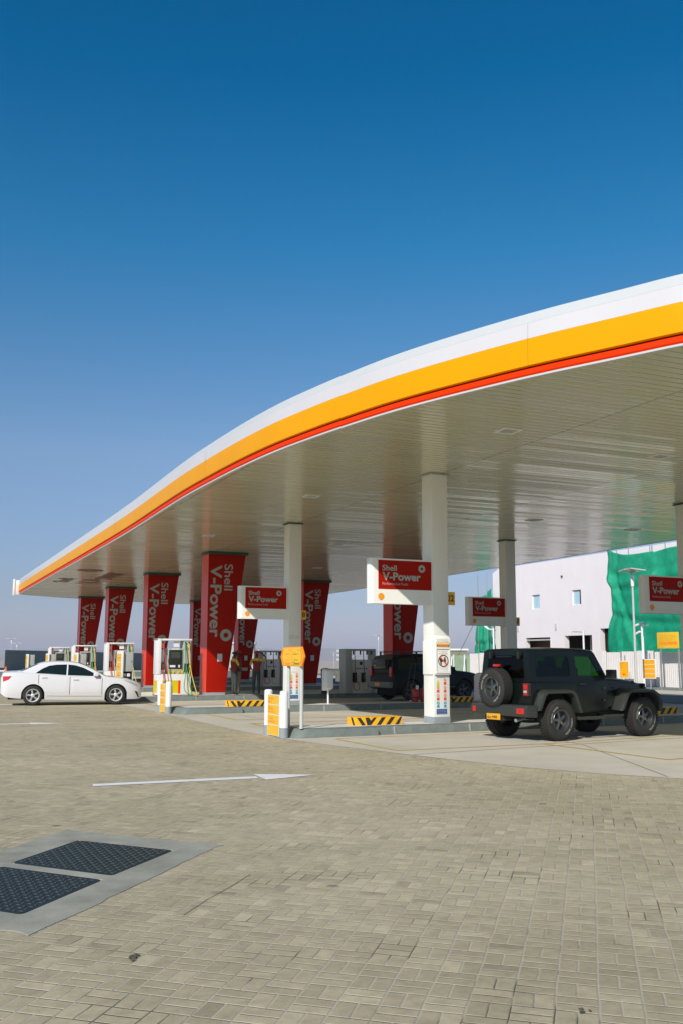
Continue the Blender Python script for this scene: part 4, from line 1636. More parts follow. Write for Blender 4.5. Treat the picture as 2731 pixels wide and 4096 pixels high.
k0 = kiosk(isl(3, 7.42, 0.30), R(2.6), "grey and yellow payment kiosk rising over the saloon car's bonnet")
dup(k0, isl(4, 7.42, 0.3), R(2.6), "grey and yellow payment kiosk behind the saloon car's windscreen")
dup(k0, isl(5, 7.42, 0.3), R(2.6), "grey and yellow payment kiosk above the middle of the saloon car's roof")
dup(k0, isl(6, 7.42, 0.3), R(2.6), "farthest grey and yellow kiosk, above the saloon car's rear window")

# service post on island 2
t = thing("service_post", "white windscreen-wash box on a thin post at the second island", "service box", isl(2, 12.15, 0.35), R(2.6))
mb = MB()
mb.cyl((0.10, 0.12, 0.004), (0.10, 0.12, 0.50), 0.03, seg=12)
mb.build("post", 'white', t, smooth=50)
mb = MB()
mb.prism([(0, 0.50), (0.0, 1.05), (0.38, 1.05), (0.38, 0.42), (0.22, 0.42)], [], 0.0, 0.22, 'yz')
mb.build("box_body", 'white', t, bevel=0.01)
mb = MB()
mb.box(0.0, 0.5, 0.1, 0.35, 1.052, 1.10)
mb.build("lid", 'postgrey', t, bevel=0.006)
mb = MB()
mb.box(0.225, 0.50, 0.1, 0.30, 0.94, 1.05)
mb.box(0.44, 0.50, 0.1, 0.30, 0.70, 0.94)
mb.build("bracket", 'colwhite', t, bevel=0.006)

t = thing("bin", "dark red bin beside the shaded pump, behind the white service box", "bin", isl(3, 15.75, 0.1), 0)
mb = MB()
mb.cyl((0, 0, 0.004), (0, 0, 0.92), 0.17, 0.19, seg=20)
mb.build("bin_body", mat("dark_maroon_plastic", (0.09, 0.012, 0.012), 0.5), t, smooth=50)
mb = MB()
mb.lathe([(0.2, 0.92), (0.2, 0.97), (0.12, 1.03), (0, 1.04)])
mb.build("lid", 'black', t, smooth=50)

# far service box on island 3 near attendants
t = thing("card_terminal", "white goose-neck card terminal in front of the shaded pylon", "terminal", isl(4, 15.2, 0.4), R(0))
mb = MB()
mb.box(0.1, 0.28, 0, 0.3, 0.004, 0.80)
mb.box(-0.05, 0.85, 0, 0.3, 0.80, 0.95)
mb.prism([(0.02, 0.95), (0.35, 0.95), (0.26, 1.45), (0.12, 1.45)], [], 0, 0.3, 'xz')
mb.build("terminal_body", 'pumpgrey', t, bevel=0.03)

# fire extinguisher trolley and three extinguishers on island 2
t = thing("extinguisher_stand", "metal tube stand leaning behind the near column, second island", "stand", isl(2, 15.25, 0.6), R(0))
mb = MB()
mb.tube([(0, 0, 0.02), (0.10, 0, 0.6), (0.24, 0, 1.25), (1.1, 0.0, 1.25)], 0.014)
mb.tube([(0, 0.35, 0.02), (0.10, 0.35, 0.6), (0.24, 0.35, 1.25), (1.1, 0.35, 1.25)], 0.014)
mb.tube([(0, 0, 0.16), (1.15, 0, 0.16)], 0.014)
mb.tube([(1.15, 0, 0.02), (1.15, 0, 1.25)], 0.014)
mb.build("tube_frame", 'flare', t, smooth=60)
mb = MB()
for x in (0.0, 0.33, 1.15):
    mb.cyl((x, -0.02, 0.04), (x, 0.02, 0.04), 0.04, seg=14)
mb.build("castor", 'steel', t)
ext0 = None
for q in range(3):
    lab = ["leftmost of the three red fire extinguishers by the near column", "middle of the three red fire extinguishers by the near column", "red fire extinguisher nearest the white column, rightmost of three"][q]
    px = [15.52, 15.82, 16.18][q]
    if ext0 is None:
        ext0 = thing("fire_extinguisher", lab, "fire extinguisher", isl(2, px, 0.72), 0, "red fire extinguishers in a row")
        mb = MB()
        mb.lathe([(0, 0.004), (0.115, 0.01), (0.12, 0.05), (0.12, 0.36), (0.10, 0.43), (0.04, 0.46), (0.03, 0.48)])
        mb.build("cylinder", mat("red_enamel", (0.50, 0.02, 0.015), 0.3), ext0, smooth=50)
        mb = MB()
        mb.box(-.05, .05, -.127, -.119, 0.42, 0.55)
        mb.build("label_tag", 'white', ext0)
        mb = MB()
        mb.cyl((0, 0, 0.46), (0, 0, 0.56), 0.025, seg=10)
        mb.box(-.06, .06, -.015, .015, 0.55, 0.58)
        mb.build("valve", 'black', ext0)
    else:
        dup(ext0, isl(2, px, 0.72), 0, lab)

# ------------------------------------------------------------------ wheels
def interp(tab, x):
    if x <= tab[0][0]:
        return tab[0][1]
    for (a, b), (c, d) in zip(tab, tab[1:]):
        if x <= c:
            s = (x - a) / (c - a)
            return b + (d - b) * s
    return tab[-1][1]


def sinterp(tab, x):
    """smooth (Catmull-Rom style) interpolation of a table"""
    n = len(tab)
    if x <= tab[0][0]:
        return tab[0][1]
    if x >= tab[-1][0]:
        return tab[-1][1]
    for i in range(n - 1):
        if x <= tab[i + 1][0]:
            break
    x0, y0 = tab[i]
    x1, y1 = tab[i + 1]
    h = x1 - x0
    m0 = (y1 - tab[i - 1][1]) / (x1 - tab[i - 1][0]) if i > 0 else (y1 - y0) / h
    m1 = (tab[i + 2][1] - y0) / (tab[i + 2][0] - x0) if i + 2 < n else (y1 - y0) / h
    s = (x - x0) / h
    return (2 * s ** 3 - 3 * s * s + 1) * y0 + (s ** 3 - 2 * s * s + s) * h * m0 + (-2 * s ** 3 + 3 * s * s) * y1 + (s ** 3 - s * s) * h * m1


def wheel(parent, x, y, z, R_, W, rim_r, side, rim_mat, style, tread=False, axis='y', white=False, name="wheel"):
    """side = -1: outer face looks to -y"""
    mb = MB()
    h = W / 2
    ax = (0, side, 0) if axis == 'y' else (side, 0, 0)
    o = Vector((x, y, z))
    prof = [(rim_r, -h + .01), (rim_r + .02, -h), (R_ - .05, -h + .0), (R_ - .012, -h + .025), (R_, -h + .05), (R_, h - .05), (R_ - .012, h - .025), (R_ - .05, h), (rim_r + .02, h), (rim_r, h - .012), (rim_r, -h + .01)]
    mb.lathe(prof, o, ax, seg=48)
    if tread:
        d = Vector(ax)
        a = d.orthogonal().normalized()
        b = d.cross(a)
        for i in range(44):
            for q, off in ((-1, 0), (0, 0.5), (1, 0)):
                an = 2 * math.pi * (i + off) / 44
                n = a * math.cos(an) + b * math.sin(an)
                tt = -a * math.sin(an) + b * math.cos(an)
                c = o + n * (R_ + 0.004) + d * (q * W * 0.30)
                vs = []
                for s1, s2, s3 in ((-1, -1, -1), (1, -1, -1), (1, 1, -1), (-1, 1, -1), (-1, -1, 1), (1, -1, 1), (1, 1, 1), (-1, 1, 1)):
                    vs.append(mb.bm.verts.new(c + tt * s1 * 0.019 + d * s2 * W * 0.125 + n * s3 * 0.008))
                for f_ in ((0, 3, 2, 1), (4, 5, 6, 7), (0, 1, 5, 4), (1, 2, 6, 5), (2, 3, 7, 6), (3, 0, 4, 7)):
                    mb.bm.faces.new([vs[k] for k in f_])
    w = mb.build(name, 'rubber', parent, smooth=35)
    d = Vector(ax)
    a = Vector((0, 0, 1))
    b = d.cross(a)
    P = lambda r, an, hh: o + (a * math.cos(an) + b * math.sin(an)) * r + d * hh
    mb = MB()
    mb.lathe([(rim_r, h - .012), (rim_r - .004, h - .006), (rim_r - .018, h - .010), (rim_r - .028, h - .05), (rim_r - .04, h - .10), (rim_r * .5, h - .115), (0.0, h - .115)], o, ax, seg=40, mi=0)
    # dark inner
    mb.lathe([(rim_r - .03, h - .098), (0.0, h - .098)], o, ax, seg=32, mi=1)
    nsp = 5
    depth = h - (0.03 if style == 'spoke' else 0.05)
    for i in range(nsp):
        an0 = 2 * math.pi * i / nsp + 0.2
        subs = ((-0.16, -0.045), (0.045, 0.16)) if style == 'spoke' else ((-0.20, 0.20),)
        for s0, s1 in subs:
            r0, r1 = 0.05, rim_r - 0.022
            w0 = 0.6
            pts = []
            if style == 'spoke':
                quad = [(r0, s0 * 2.2), (r1, s0 * 1.0), (r1, s1 * 1.0), (r0, s1 * 2.2)]
            else:
                quad = [(r0, s0 * 2.6), (r1, s0 * 0.75), (r1, s1 * 0.75), (r0, s1 * 2.6)]
            top = [mb.bm.verts.new(P(r, an0 + an, depth - (0.0 if r < .1 else 0.012))) for r, an in quad]
            bot = [mb.bm.verts.new(P(r, an0 + an, depth - .045)) for r, an in quad]
            mb.bm.faces.new(top)
            for k in range(4):
                mb.bm.faces.new((top[k], bot[k], bot[(k + 1) % 4], top[(k + 1) % 4]))
    mb.lathe([(0.062, depth - .05), (0.062, depth - .002), (0.045, depth + .01), (0.0, depth + .012)], o, ax, seg=20)
    mb.build("rim", [rim_mat, 'black'], w, smooth=35)
    if white:
        mb = MB()
        # raised white sidewall lettering, two arcs of short strokes
        rn = random.Random(3)
        for base in (R(60), R(240)):
            for k in range(16):
                if k in (7,):
                    continue
                an = base + R(5.0) * (k - 8)
                r0, r1 = rim_r + .045, rim_r + .078
                q0 = [P(r0, an, h + .0025), P(r1, an, h + .0025), P(r1, an + R(1.6), h + .0025), P(r0, an + R(1.6), h + .0025)]
                mb.face([tuple(v) for v in q0])
                if rn.random() < .75:
                    rr = rn.choice((r0, r1 - .008))
                    mb.face([tuple(v) for v in (P(rr, an, h + .0026), P(rr + .008, an, h + .0026), P(rr + .008, an + R(3.8), h + .0026), P(rr, an + R(3.8), h + .0026))])
        mb.build("sidewall_lettering", mat("pale_tyre_lettering", (0.42, 0.42, 0.38), 0.7), w)
    return w


# ------------------------------------------------------------------ lofted car bodies
def car(root, S, paint, rim_mat, detail=True):
    L0, L1 = S['x0'], S['x1']
    top = lambda x: sinterp(S['top'], x)
    wid = lambda x: sinterp(S['wid'], x)
    sill = lambda x: sinterp(S['sill'], x)
    Ra = S['arch']
    rw = S['wheel'][0]
    zc = rw

    def zb(x):
        z = sill(x)
        for cx in S['axles']:
            d = abs(x - cx)
            if d < Ra:
                z = max(z, zc + math.sqrt(max(Ra * Ra - d * d, 0)))
        return z

    def yw(x, z):
        s = (z - 0.55)
        k = 1 - (0.10 * (s / 0.4) ** 2 if s < 0 else 0.045 * (s / 0.45) ** 2)
        return wid(x) * k
    xs = [L0 + (L1 - L0) * i / 84 for i in range(85)]
    for cx in S['axles']:
        for k in range(17):
            xs.append(cx - Ra * math.cos(math.pi * k / 16))
        xs += [cx - Ra - 0.002, cx + Ra + 0.002]
    xs = sorted(set(round(x, 4) for x in xs if L0 <= x <= L1))
    mb = MB()
    prev = None
    for x in xs:
        t_, b_ = top(x), zb(x)
        b_ = min(b_, t_ - 0.08)
        zl = [b_ + (t_ - 0.03 - b_) * q / 8 for q in range(9)]
        half = [(yw(x, z), z) for z in zl]
        w_ = half[-1][0]
        half += [(w_ - 0.035, t_ - 0.004), (w_ * .80, t_ + 0.018), (w_ * .45, t_ + 0.038), (0, t_ + 0.045)]
        ring = [mb.bm.verts.new((x, -y, z)) for y, z in half] + [mb.bm.verts.new((x, y, z)) for y, z in reversed(half[:-1])]
        if prev:
            for i in range(len(ring) - 1):
                mb.bm.faces.new((prev[i], prev[i + 1], ring[i + 1], ring[i]))
        else:
            mb.bm.faces.new(ring)
        prev = ring
    mb.bm.faces.new(prev[::-1])
    # greenhouse
    g0, g1 = S['g0'], S['g1']
    roof = lambda x: sinterp(S['roof'], x)
    wb, k_ = S['gw'], S['tumble']
    gy = lambda z: wb - k_ * (z - S['gz'])
    prev = None
    gx = [g0 + (g1 - g0) * i / 40 for i in range(41)]
    for x in gx:
        t_ = max(roof(x), top(x) + 0.02)
        b_ = top(x) - 0.03
        ty = gy(t_ - 0.05)
        half = [(gy(b_), b_), (gy((b_ + t_) / 2), (b_ + t_) / 2), (ty, t_ - 0.05), (ty - 0.035, t_ - 0.012), (ty - 0.12, t_ + 0.004), (ty * .45, t_ + 0.022), (0, t_ + 0.027)]
        ring = [mb.bm.verts.new((x, -y, z)) for y, z in half] + [mb.bm.verts.new((x, y, z)) for y, z in reversed(half[:-1])]
        if prev:
            for i in range(len(ring) - 1):
                mb.bm.faces.new((prev[i], prev[i + 1], ring[i + 1], ring[i]))
        else:
            mb.bm.faces.new(ring)
        prev = ring
    mb.bm.faces.new(prev[::-1])
    body = mb.build("body", paint, root, smooth=38)
    # underbody and wells
    mb = MB()
    mb.box(L0 + 0.25, L1 - 0.3, -wid(1) * .86 + .14, wid(1) * .86 - .14, 0.20, 0.56)
    mb.box(S['axles'][0] + Ra, S['axles'][1] - Ra, -wid(1) * .85, wid(1) * .85, 0.19, 0.50)
    for cx in S['axles']:
        mb.box(cx - Ra - .02, cx + Ra + .02, -wid(cx) * .62, wid(cx) * .62, 0.25, 0.80)
    mb.build("underbody", 'dark', root)
    for cx in S['axles']:
        mb = MB()
        for sg in (-1, 1):
            ring = []
            for k in range(17):
                an = math.pi * k / 16
                ring.append((cx - (Ra - .004) * math.cos(an), zc + (Ra - .004) * math.sin(an)))
            for k in range(16):
                (xa, za), (xb, zb2) = ring[k], ring[k + 1]
                mb.face([(xa, sg * wid(cx) * .60, za), (xb, sg * wid(cx) * .60, zb2), (xb, sg * (yw(xb, zb2) - .012), zb2), (xa, sg * (yw(xa, za) - .012), za)])
        mb.build("wheel_arch_liner", 'dark', root, recalc=False)
    # windows on the flat sides
    for nm, poly in S['win']:
        for sg in (-1, 1):
            mb = MB()
            tmp = MB()
            tmp.prism(poly, [], 0, 0.004, 'xz')
            for v in tmp.bm.verts:
                v.co.y = sg * (gy(v.co.z) + 0.002 + v.co.y)
            tmp.build("side_window", 'glassdark', body)
    # windscreen and rear glass follow the loft
    for nm, (xa, xb) in (("windscreen", S['ws']), ("rear_window", S['rg'])):
        mb = MB()
        prev = None
        for i in range(13):
            x = xa + (xb - xa) * i / 12
            t_ = max(roof(x), top(x) + 0.02)
            ty = gy(t_ - 0.05)
            row = [mb.bm.verts.new((x, yy, zz + 0.005)) for yy, zz in ((-(ty - .075), t_ - 0.006), (-(ty - .12), t_ + .005), (-ty * .45, t_ + .022), (0, t_ + .027), (ty * .45, t_ + .022), (ty - .12, t_ + .005), (ty - .075, t_ - 0.006))]
            if prev:
                for k in range(6):
                    mb.bm.faces.new((prev[k], prev[k + 1], row[k + 1], row[k]))
            prev = row
        mb.build(nm, 'glassdark', body, recalc=False, smooth=60)
    # doors as slightly proud skins
    if detail:
        for sg in (-1, 1):
            for (xa, xb) in S['doors']:
                mb = MB()
                rows = []
                nx = 14
                for i in range(nx + 1):
                    x = xa + (xb - xa) * i / nx
                    zlo = max(sill(x) + 0.17, zb(x) + 0.05 if zb(x) > sill(x) + .02 else 0)
                    zhi = top(x) - 0.035
                    rows.append([mb.bm.verts.new((x, sg * (yw(x, zlo + (zhi - zlo) * q / 8) + (0.006 if 0 < q < 8 and 0 < i < nx else -0.004)), zlo + (zhi - zlo) * q / 8)) for q in range(9)])
                for i in range(nx):
                    for q in range(8):
                        mb.bm.faces.new((rows[i][q], rows[i + 1][q], rows[i + 1][q + 1], rows[i][q + 1]))
                dr = mb.build("door", paint, root, smooth=30)
                mb = MB()
                hx = xa + 0.10
                hz = top(hx) - 0.14
                yy = sg * (yw(hx, hz) + 0.012)
                mb.box(hx, hx + 0.18, yy - .012, yy + .012, hz - .015, hz + .015, 0)
                mb.build("handle", 'pumpgrey' if paint == 'carwhite' else 'black', dr, bevel=0.005)
            for xs_ in sorted(set([S['doors'][0][0] - .01, (S['doors'][0][1] + S['doors'][1][0]) / 2, S['doors'][1][1] + .01])):
                mb = MB()
                zl_ = max(sill(xs_) + .17, zb(xs_) + .05 if zb(xs_) > sill(xs_) + .02 else 0)
                zh_ = top(xs_) - .04
                for q in range(10):
                    za, zc_ = zl_ + (zh_ - zl_) * q / 10, zl_ + (zh_ - zl_) * (q + 1) / 10
                    mb.face([(xs_ - .008, sg * (yw(xs_, za) + .0035), za), (xs_ + .008, sg * (yw(xs_, za) + .0035), za), (xs_ + .008, sg * (yw(xs_, zc_) + .0035), zc_), (xs_ - .008, sg * (yw(xs_, zc_) + .0035), zc_)])
                mb.build("door_gap", 'black', root, recalc=False)
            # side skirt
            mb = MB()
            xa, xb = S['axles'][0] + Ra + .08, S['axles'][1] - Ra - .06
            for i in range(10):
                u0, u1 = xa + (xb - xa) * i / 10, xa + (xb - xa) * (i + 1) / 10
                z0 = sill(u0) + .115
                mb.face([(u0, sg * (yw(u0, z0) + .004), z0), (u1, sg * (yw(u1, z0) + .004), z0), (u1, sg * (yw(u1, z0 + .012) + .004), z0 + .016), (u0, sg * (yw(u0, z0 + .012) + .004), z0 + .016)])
            mb.build("sill_moulding", mat("grey_sill_trim", (0.28, 0.27, 0.26), 0.5), root, recalc=False)  # thin grey trim strip along the sill
            # mirror
            mx_, mz_ = S['mirror']
            mb = MB()
            mb.box(mx_ - .07, mx_ + .10, sg * wb if sg > 0 else sg * (wb + .20), sg * (wb + .20) if sg > 0 else sg * wb, mz_ - .055, mz_ + .065)
            mb.build("mirror", paint, root, bevel=0.03, seg=3)
    # lamps follow the skin
    for nm, mname, poly in S['lamps']:
        for sg in (-1, 1):
            tmp = MB()
            tmp.prism(poly, [], 0, 0.006, 'xz')
            bmesh.ops.subdivide_edges(tmp.bm, edges=tmp.bm.edges[:], cuts=2, use_grid_fill=True)
            for v in tmp.bm.verts:
                v.co.y = sg * (yw(v.co.x, v.co.z) + 0.003 + v.co.y)
            tmp.build(nm, mname, root, smooth=40)
    for cx in S['axles']:
        for sg in (-1, 1):
            wheel(root, cx, sg * (wid(cx) - 0.125), rw, rw, 0.215, S['wheel'][1], sg, rim_mat, 'spoke')
    return body


SEDAN = dict(x0=-1.06, x1=3.74,
             top=[(-1.06, 0.90), (-1.03, 1.04), (-0.9, 1.10), (-0.5, 1.12), (0.0, 1.085), (0.6, 1.05), (1.3, 0.995), (2.0, 0.955), (2.5, 0.945), (2.9, 0.905), (3.25, 0.835), (3.5, 0.745), (3.66, 0.62), (3.74, 0.50)],
             wid=[(-1.06, 0.62), (-0.98, 0.74), (-0.8, 0.82), (-0.3, 0.885), (0.5, 0.905), (1.8, 0.91), (2.8, 0.90), (3.2, 0.86), (3.5, 0.76), (3.68, 0.62), (3.74, 0.50)],
             sill=[(-1.06, 0.42), (-0.9, 0.30), (-0.5, 0.24), (0.5, 0.19), (2.2, 0.17), (3.2, 0.18), (3.6, 0.19), (3.74, 0.26)],
             arch=0.385, axles=(0.0, 2.775), wheel=(0.335, 0.225), g0=-0.55, g1=2.50,
             roof=[(-0.55, 1.14), (-0.35, 1.17), (0.0, 1.33), (0.28, 1.435), (0.6, 1.472), (1.0, 1.475), (1.35, 1.45), (1.65, 1.375), (2.0, 1.21), (2.3, 1.04), (2.5, 0.955)],
             gw=0.80, tumble=0.42, gz=1.0,
             win=[("w", [(0.06, 1.085), (0.28, 1.235), (0.50, 1.335), (0.75, 1.372), (1.10, 1.380), (1.08, 1.02)]),
                  ("w", [(1.13, 1.015), (1.15, 1.378), (1.38, 1.352), (1.66, 1.265), (1.98, 1.10), (2.27, 0.965)])],
             ws=(1.55, 2.42), rg=(-0.42, 0.12), doors=[(0.18, 1.19), (1.22, 2.28)], mirror=(2.06, 1.02),
             lamps=[("headlight", 'lampclear', [(3.02, 0.845), (3.28, 0.80), (3.50, 0.70), (3.54, 0.60), (3.36, 0.68)]),
                    ("tail_light", 'lampred', [(-1.0, 0.98), (-0.72, 0.99), (-0.80, 0.88), (-0.98, 0.80)]),
                    ("fog_recess", 'black', [(3.42, 0.46), (3.52, 0.44), (3.60, 0.24), (3.56, 0.24)])])
t = thing("saloon_car", "white four-door saloon car with dark windows, cut off by the left edge", "car", (4.10, 36.75, 0.004), R(-5))
bd = car(t, SEDAN, 'carwhite', 'alloy')
mb = MB()
mb.tube([(-0.3, -0.35, 1.19), (-0.32, -0.3, 1.23)], 0.01)
mb.build("aerial", 'black', bd)

SUVS = dict(x0=-0.85, x1=3.32,
            top=[(-0.85, 0.80), (-0.82, 1.0), (-0.7, 1.12), (0.2, 1.13), (1.5, 1.12), (2.1, 1.12), (2.7, 1.08), (3.1, 1.02), (3.26, 0.92), (3.32, 0.72)],
            wid=[(-0.85, 0.78), (-0.75, 0.86), (0, 0.92), (2.5, 0.92), (3.1, 0.86), (3.28, 0.74), (3.32, 0.66)],
            sill=[(-0.85, 0.48), (-0.5, 0.42), (2.8, 0.40), (3.32, 0.46)],
            arch=0.44, axles=(0.0, 2.5), wheel=(0.39, 0.25), g0=-0.80, g1=2.15,
            roof=[(-0.80, 1.2), (-0.76, 1.55), (-0.66, 1.70), (0.4, 1.77), (1.1, 1.76), (1.5, 1.70), (1.8, 1.48), (2.15, 1.16)],
            gw=0.85, tumble=0.28, gz=1.1,
            win=[("w", [(-0.60, 1.18), (-0.52, 1.60), (0.25, 1.66), (0.25, 1.18)]), ("w", [(0.34, 1.18), (0.34, 1.66), (1.0, 1.66), (1.0, 1.18)]), ("w", [(1.08, 1.18), (1.08, 1.65), (1.45, 1.60), (1.85, 1.18)])],
            ws=(1.5, 2.1), rg=(-0.79, -0.66), doors=[(0.35, 1.03), (1.06, 1.95)], mirror=(1.85, 1.22),
            lamps=[("headlight", 'lampclear', [(3.0, 0.93), (3.2, 0.90), (3.2, 0.74), (3.05, 0.76)])])
t = thing("estate_vehicle", "shaded black off-road vehicle with roof bars parked behind the near column", "car", (17.65, 35.35, 0.004), R(7))
bd = car(t, SUVS, 'suvblack', 'gunmetal')
mb = MB()
for sg in (-1, 1):
    mb.box(-0.5, 1.3, sg * .62 - .02, sg * .62 + .02, 1.84, 1.87)
    for x in (-0.45, 0.4, 1.25):
        mb.box(x - .03, x + .03, sg * .62 - .02, sg * .62 + .02, 1.70, 1.84)
for x in (-0.3, 0.6, 1.2):
    mb.box(x - .02, x + .02, -.62, .62, 1.865, 1.885)
mb.build("roof_rack", 'black', bd)
for sg in (-1, 1):
    mb = MB()
    mb.box(-0.862, -0.80, sg * .70 - .07, sg * .70 + .07, 0.90, 1.28)
    mb.build("tail_light", 'lampred', t, bevel=0.02)
mb = MB()
mb.box(-0.98, -0.78, -.80, .80, 0.50, 0.72)
bp_ = mb.build("bumper", mat("grey_bumper", (0.18, 0.18, 0.17), 0.5), t, bevel=0.03)
mb = MB()
mb.box(-0.99, -0.98, -0.13, 0.22, 0.56, 0.68)
mb.build("number_plate", 'plate', bp_)
mb = MB()
mb.box(-0.875, -0.80, -.55, .55, 1.20, 1.58)
mb.build("rear_glass", 'glassdark', t, bevel=0.02)

# ------------------------------------------------------------------ the off-roader
t = thing("off_road_car", "black two-door off-road car with spare wheel and yellow number plate", "car", (11.745, 17.59, 0.004), R(9))
JY = 0.74
# tub
mb = MB()
mb.prism([(-0.64, 0.58), (-0.62, 1.14), (1.50, 1.17), (1.50, 0.50), (0.62, 0.50), (0.52, 0.60), (0.46, 0.84), (0.34, 0.93), (-0.26, 0.93), (-0.40, 0.84), (-0.47, 0.60)], [], -JY, JY, 'xz')
tub = mb.build("tub", 'carblack', t, bevel=0.025)
for sg in (-1, 1):
    mb = MB()
    mb.box(0.64, 1.42, min(sg * (JY - .01), sg * (JY + .006)), max(sg * (JY - .01), sg * (JY + .006)), 0.56, 1.150)
    dr = mb.build("door", 'carblack', t, bevel=0.004)
    mb = MB()
    yy = sg * (JY + .02)
    mb.box(0.70, 0.83, yy - .014, yy + .014, 1.075, 1.105)
    mb.build("handle", 'black', dr, bevel=0.004)
    for hz_0 in (0.74, 0.98):
        mb = MB()
        mb.box(1.36, 1.42, yy - .012, yy + .012, hz_0, hz_0 + .04)
        mb.build("hinge", 'black', dr, bevel=0.004)
# bonnet: tapers to the grille
mb = MB()
prev = None
for x, w_, z_ in ((1.46, 0.66, 1.205), (1.8, 0.62, 1.20), (2.2, 0.575, 1.165), (2.6, 0.53, 1.115), (2.80, 0.50, 1.075), (2.84, 0.49, 1.03)):
    half = [(w_ + .02, 0.62), (w_ + .01, z_ - .12), (w_, z_ - .05), (w_ - .04, z_ - .012), (w_ * .6, z_ + .018), (w_ * .55, z_ + .030), (0, z_ + .036)]
    ring = [mb.bm.verts.new((x, -y, z)) for y, z in half] + [mb.bm.verts.new((x, y, z)) for y, z in reversed(half[:-1])]
    if prev:
        for i in range(len(ring) - 1):
            mb.bm.faces.new((prev[i], prev[i + 1], ring[i + 1], ring[i]))
        mb.bm.faces.new((prev[-1], prev[0], ring[0], ring[-1]))
    else:
        mb.bm.faces.new(ring)
    prev = ring
mb.bm.faces.new(prev[::-1])
bn = mb.build("bonnet", 'carblack', t, smooth=30)
mb = MB()
for sg in (-1, 1):
    mb.box(2.50, 2.56, sg * .50 - .02, sg * .50 + .02, 1.07, 1.13)
    mb.box(1.72, 1.84, sg * (.645) - .01, sg * .645 + .01, 0.99, 1.02)
mb.build("bonnet_latch", 'black', bn, bevel=0.004)
mb = MB()
mb.box(2.80, 2.87, -0.56, 0.56, 0.62, 1.08)
gr = mb.build("grille", 'carblack', t, bevel=0.03)
mb = MB()
for q in range(7):
    yy = -0.21 + q * 0.07
    mb.box(2.862, 2.875, yy - .02, yy + .02, 0.72, 1.0)
mb.build("grille_slot", 'dark', gr)
for sg in (-1, 1):
    mb = MB()
    mb.cyl((2.86, sg * .38, 0.90), (2.885, sg * .38, 0.90), .09, .08, seg=20)
    mb.build("headlight", 'lampclear', gr, smooth=50)
# flares
def flare(pts_o, pts_i, name):
    for sg in (-1, 1):
        mb = MB()
        n = len(pts_o)
        y0, y1 = sg * (JY - 0.16 if name == 'front' else JY - .02), sg * 0.925
        A_ = [mb.bm.verts.new((a, y0, b)) for a, b in pts_o]
        B_ = [mb.bm.verts.new((a, y1, b - 0.025)) for a, b in pts_o]
        Ci = [mb.bm.verts.new((a, y1, b)) for a, b in pts_i]
        Di = [mb.bm.verts.new((a, y0, b)) for a, b in pts_i]
        for i in range(n - 1):
            for u_, v_ in ((A_, B_), (B_, Ci), (Ci, Di), (Di, A_)):
                mb.bm.faces.new((u_[i], u_[i + 1], v_[i + 1], v_[i]))
        for i in (0, n - 1):
            mb.bm.faces.new((A_[i], B_[i], Ci[i], Di[i]))
        mb.build("fender_flare", 'flare', t, bevel=0.012)


flare([(-0.60, 0.62), (-0.43, 0.95), (-0.34, 1.0), (0.34, 1.0), (0.45, 0.93), (0.60, 0.55)],
      [(-0.52, 0.60), (-0.38, 0.88), (-0.31, 0.92), (0.31, 0.92), (0.39, 0.86), (0.52, 0.53)], 'rear')
flare([(1.72, 0.56), (1.90, 0.92), (2.02, 0.99), (2.72, 0.98), (2.90, 0.88), (2.97, 0.66)],
      [(1.80, 0.56), (1.96, 0.86), (2.05, 0.91), (2.70, 0.90), (2.82, 0.82), (2.88, 0.64)], 'front')
# inner wings / arches dark
mb = MB()
mb.box(-0.5, 0.5, -0.55, 0.55, 0.42, 0.90)
mb.box(1.5, 2.82, -0.50, 0.50, 0.42, 0.92)
mb.box(-0.6, 2.7, -0.42, 0.42, 0.40, 0.58)
mb.cyl((0, -.7, .40), (0, .7, .40), .06, seg=12)
mb.cyl((2.42, -.7, .40), (2.42, .7, .40), .06, seg=12)
mb.box(0.0, 0.35, 0.0, 0.5, 0.30, 0.45)
mb.build("chassis", 'dark', t)
mb = MB()
mb.tube([(-0.2, -0.35, 0.42), (-0.55, -0.42, 0.43), (-0.80, -0.48, 0.40)], 0.035, 10)
mb.build("exhaust_pipe", 'steel', t, smooth=60)
# hard top: shell of panels with real windows
HZ = 1.80
mb = MB()
for sg in (-1, 1):
    y0, y1 = sg * 0.735, sg * 0.705
    outer = [(-0.63, 1.145), (-0.585, 1.70), (-0.54, 1.775), (1.16, 1.755), (1.22, 1.70), (1.52, 1.20), (1.40, 1.20), (1.40, 1.155)]
    q1 = [(-0.46, 1.25), (-0.44, 1.64), (0.40, 1.65), (0.46, 1.61), (0.47, 1.30), (0.42, 1.25)]
    q2 = [(0.65, 1.26), (0.64, 1.645), (1.07, 1.645), (1.31, 1.26)]
    mb.prism(outer, [q1, q2], min(y0, y1), max(y0, y1), 'xz')
# lean the sides inwards
for v in mb.bm.verts:
    s = (v.co.z - 1.15)
    v.co.y -= math.copysign(s * 0.11, v.co.y)
ht = mb.build("hardtop_side", 'carblack', t)
mb = MB()
rows = []
for x, z in ((-0.59, 1.72), (-0.55, 1.775), (0.3, 1.80), (0.9, 1.79), (1.16, 1.76), (1.22, 1.715)):
    rows.append([mb.bm.verts.new((x, y, z + dz)) for y, dz in ((-0.672, -.03), (-0.66, 0.0), (-0.60, .018), (0, .03), (0.60, .018), (0.66, 0), (0.672, -.03))])
for i in range(len(rows) - 1):
    for k in range(6):
        mb.bm.faces.new((rows[i][k], rows[i + 1][k], rows[i + 1][k + 1], rows[i][k + 1]))
mb.build("roof_panel", 'carblack', t, smooth=40)
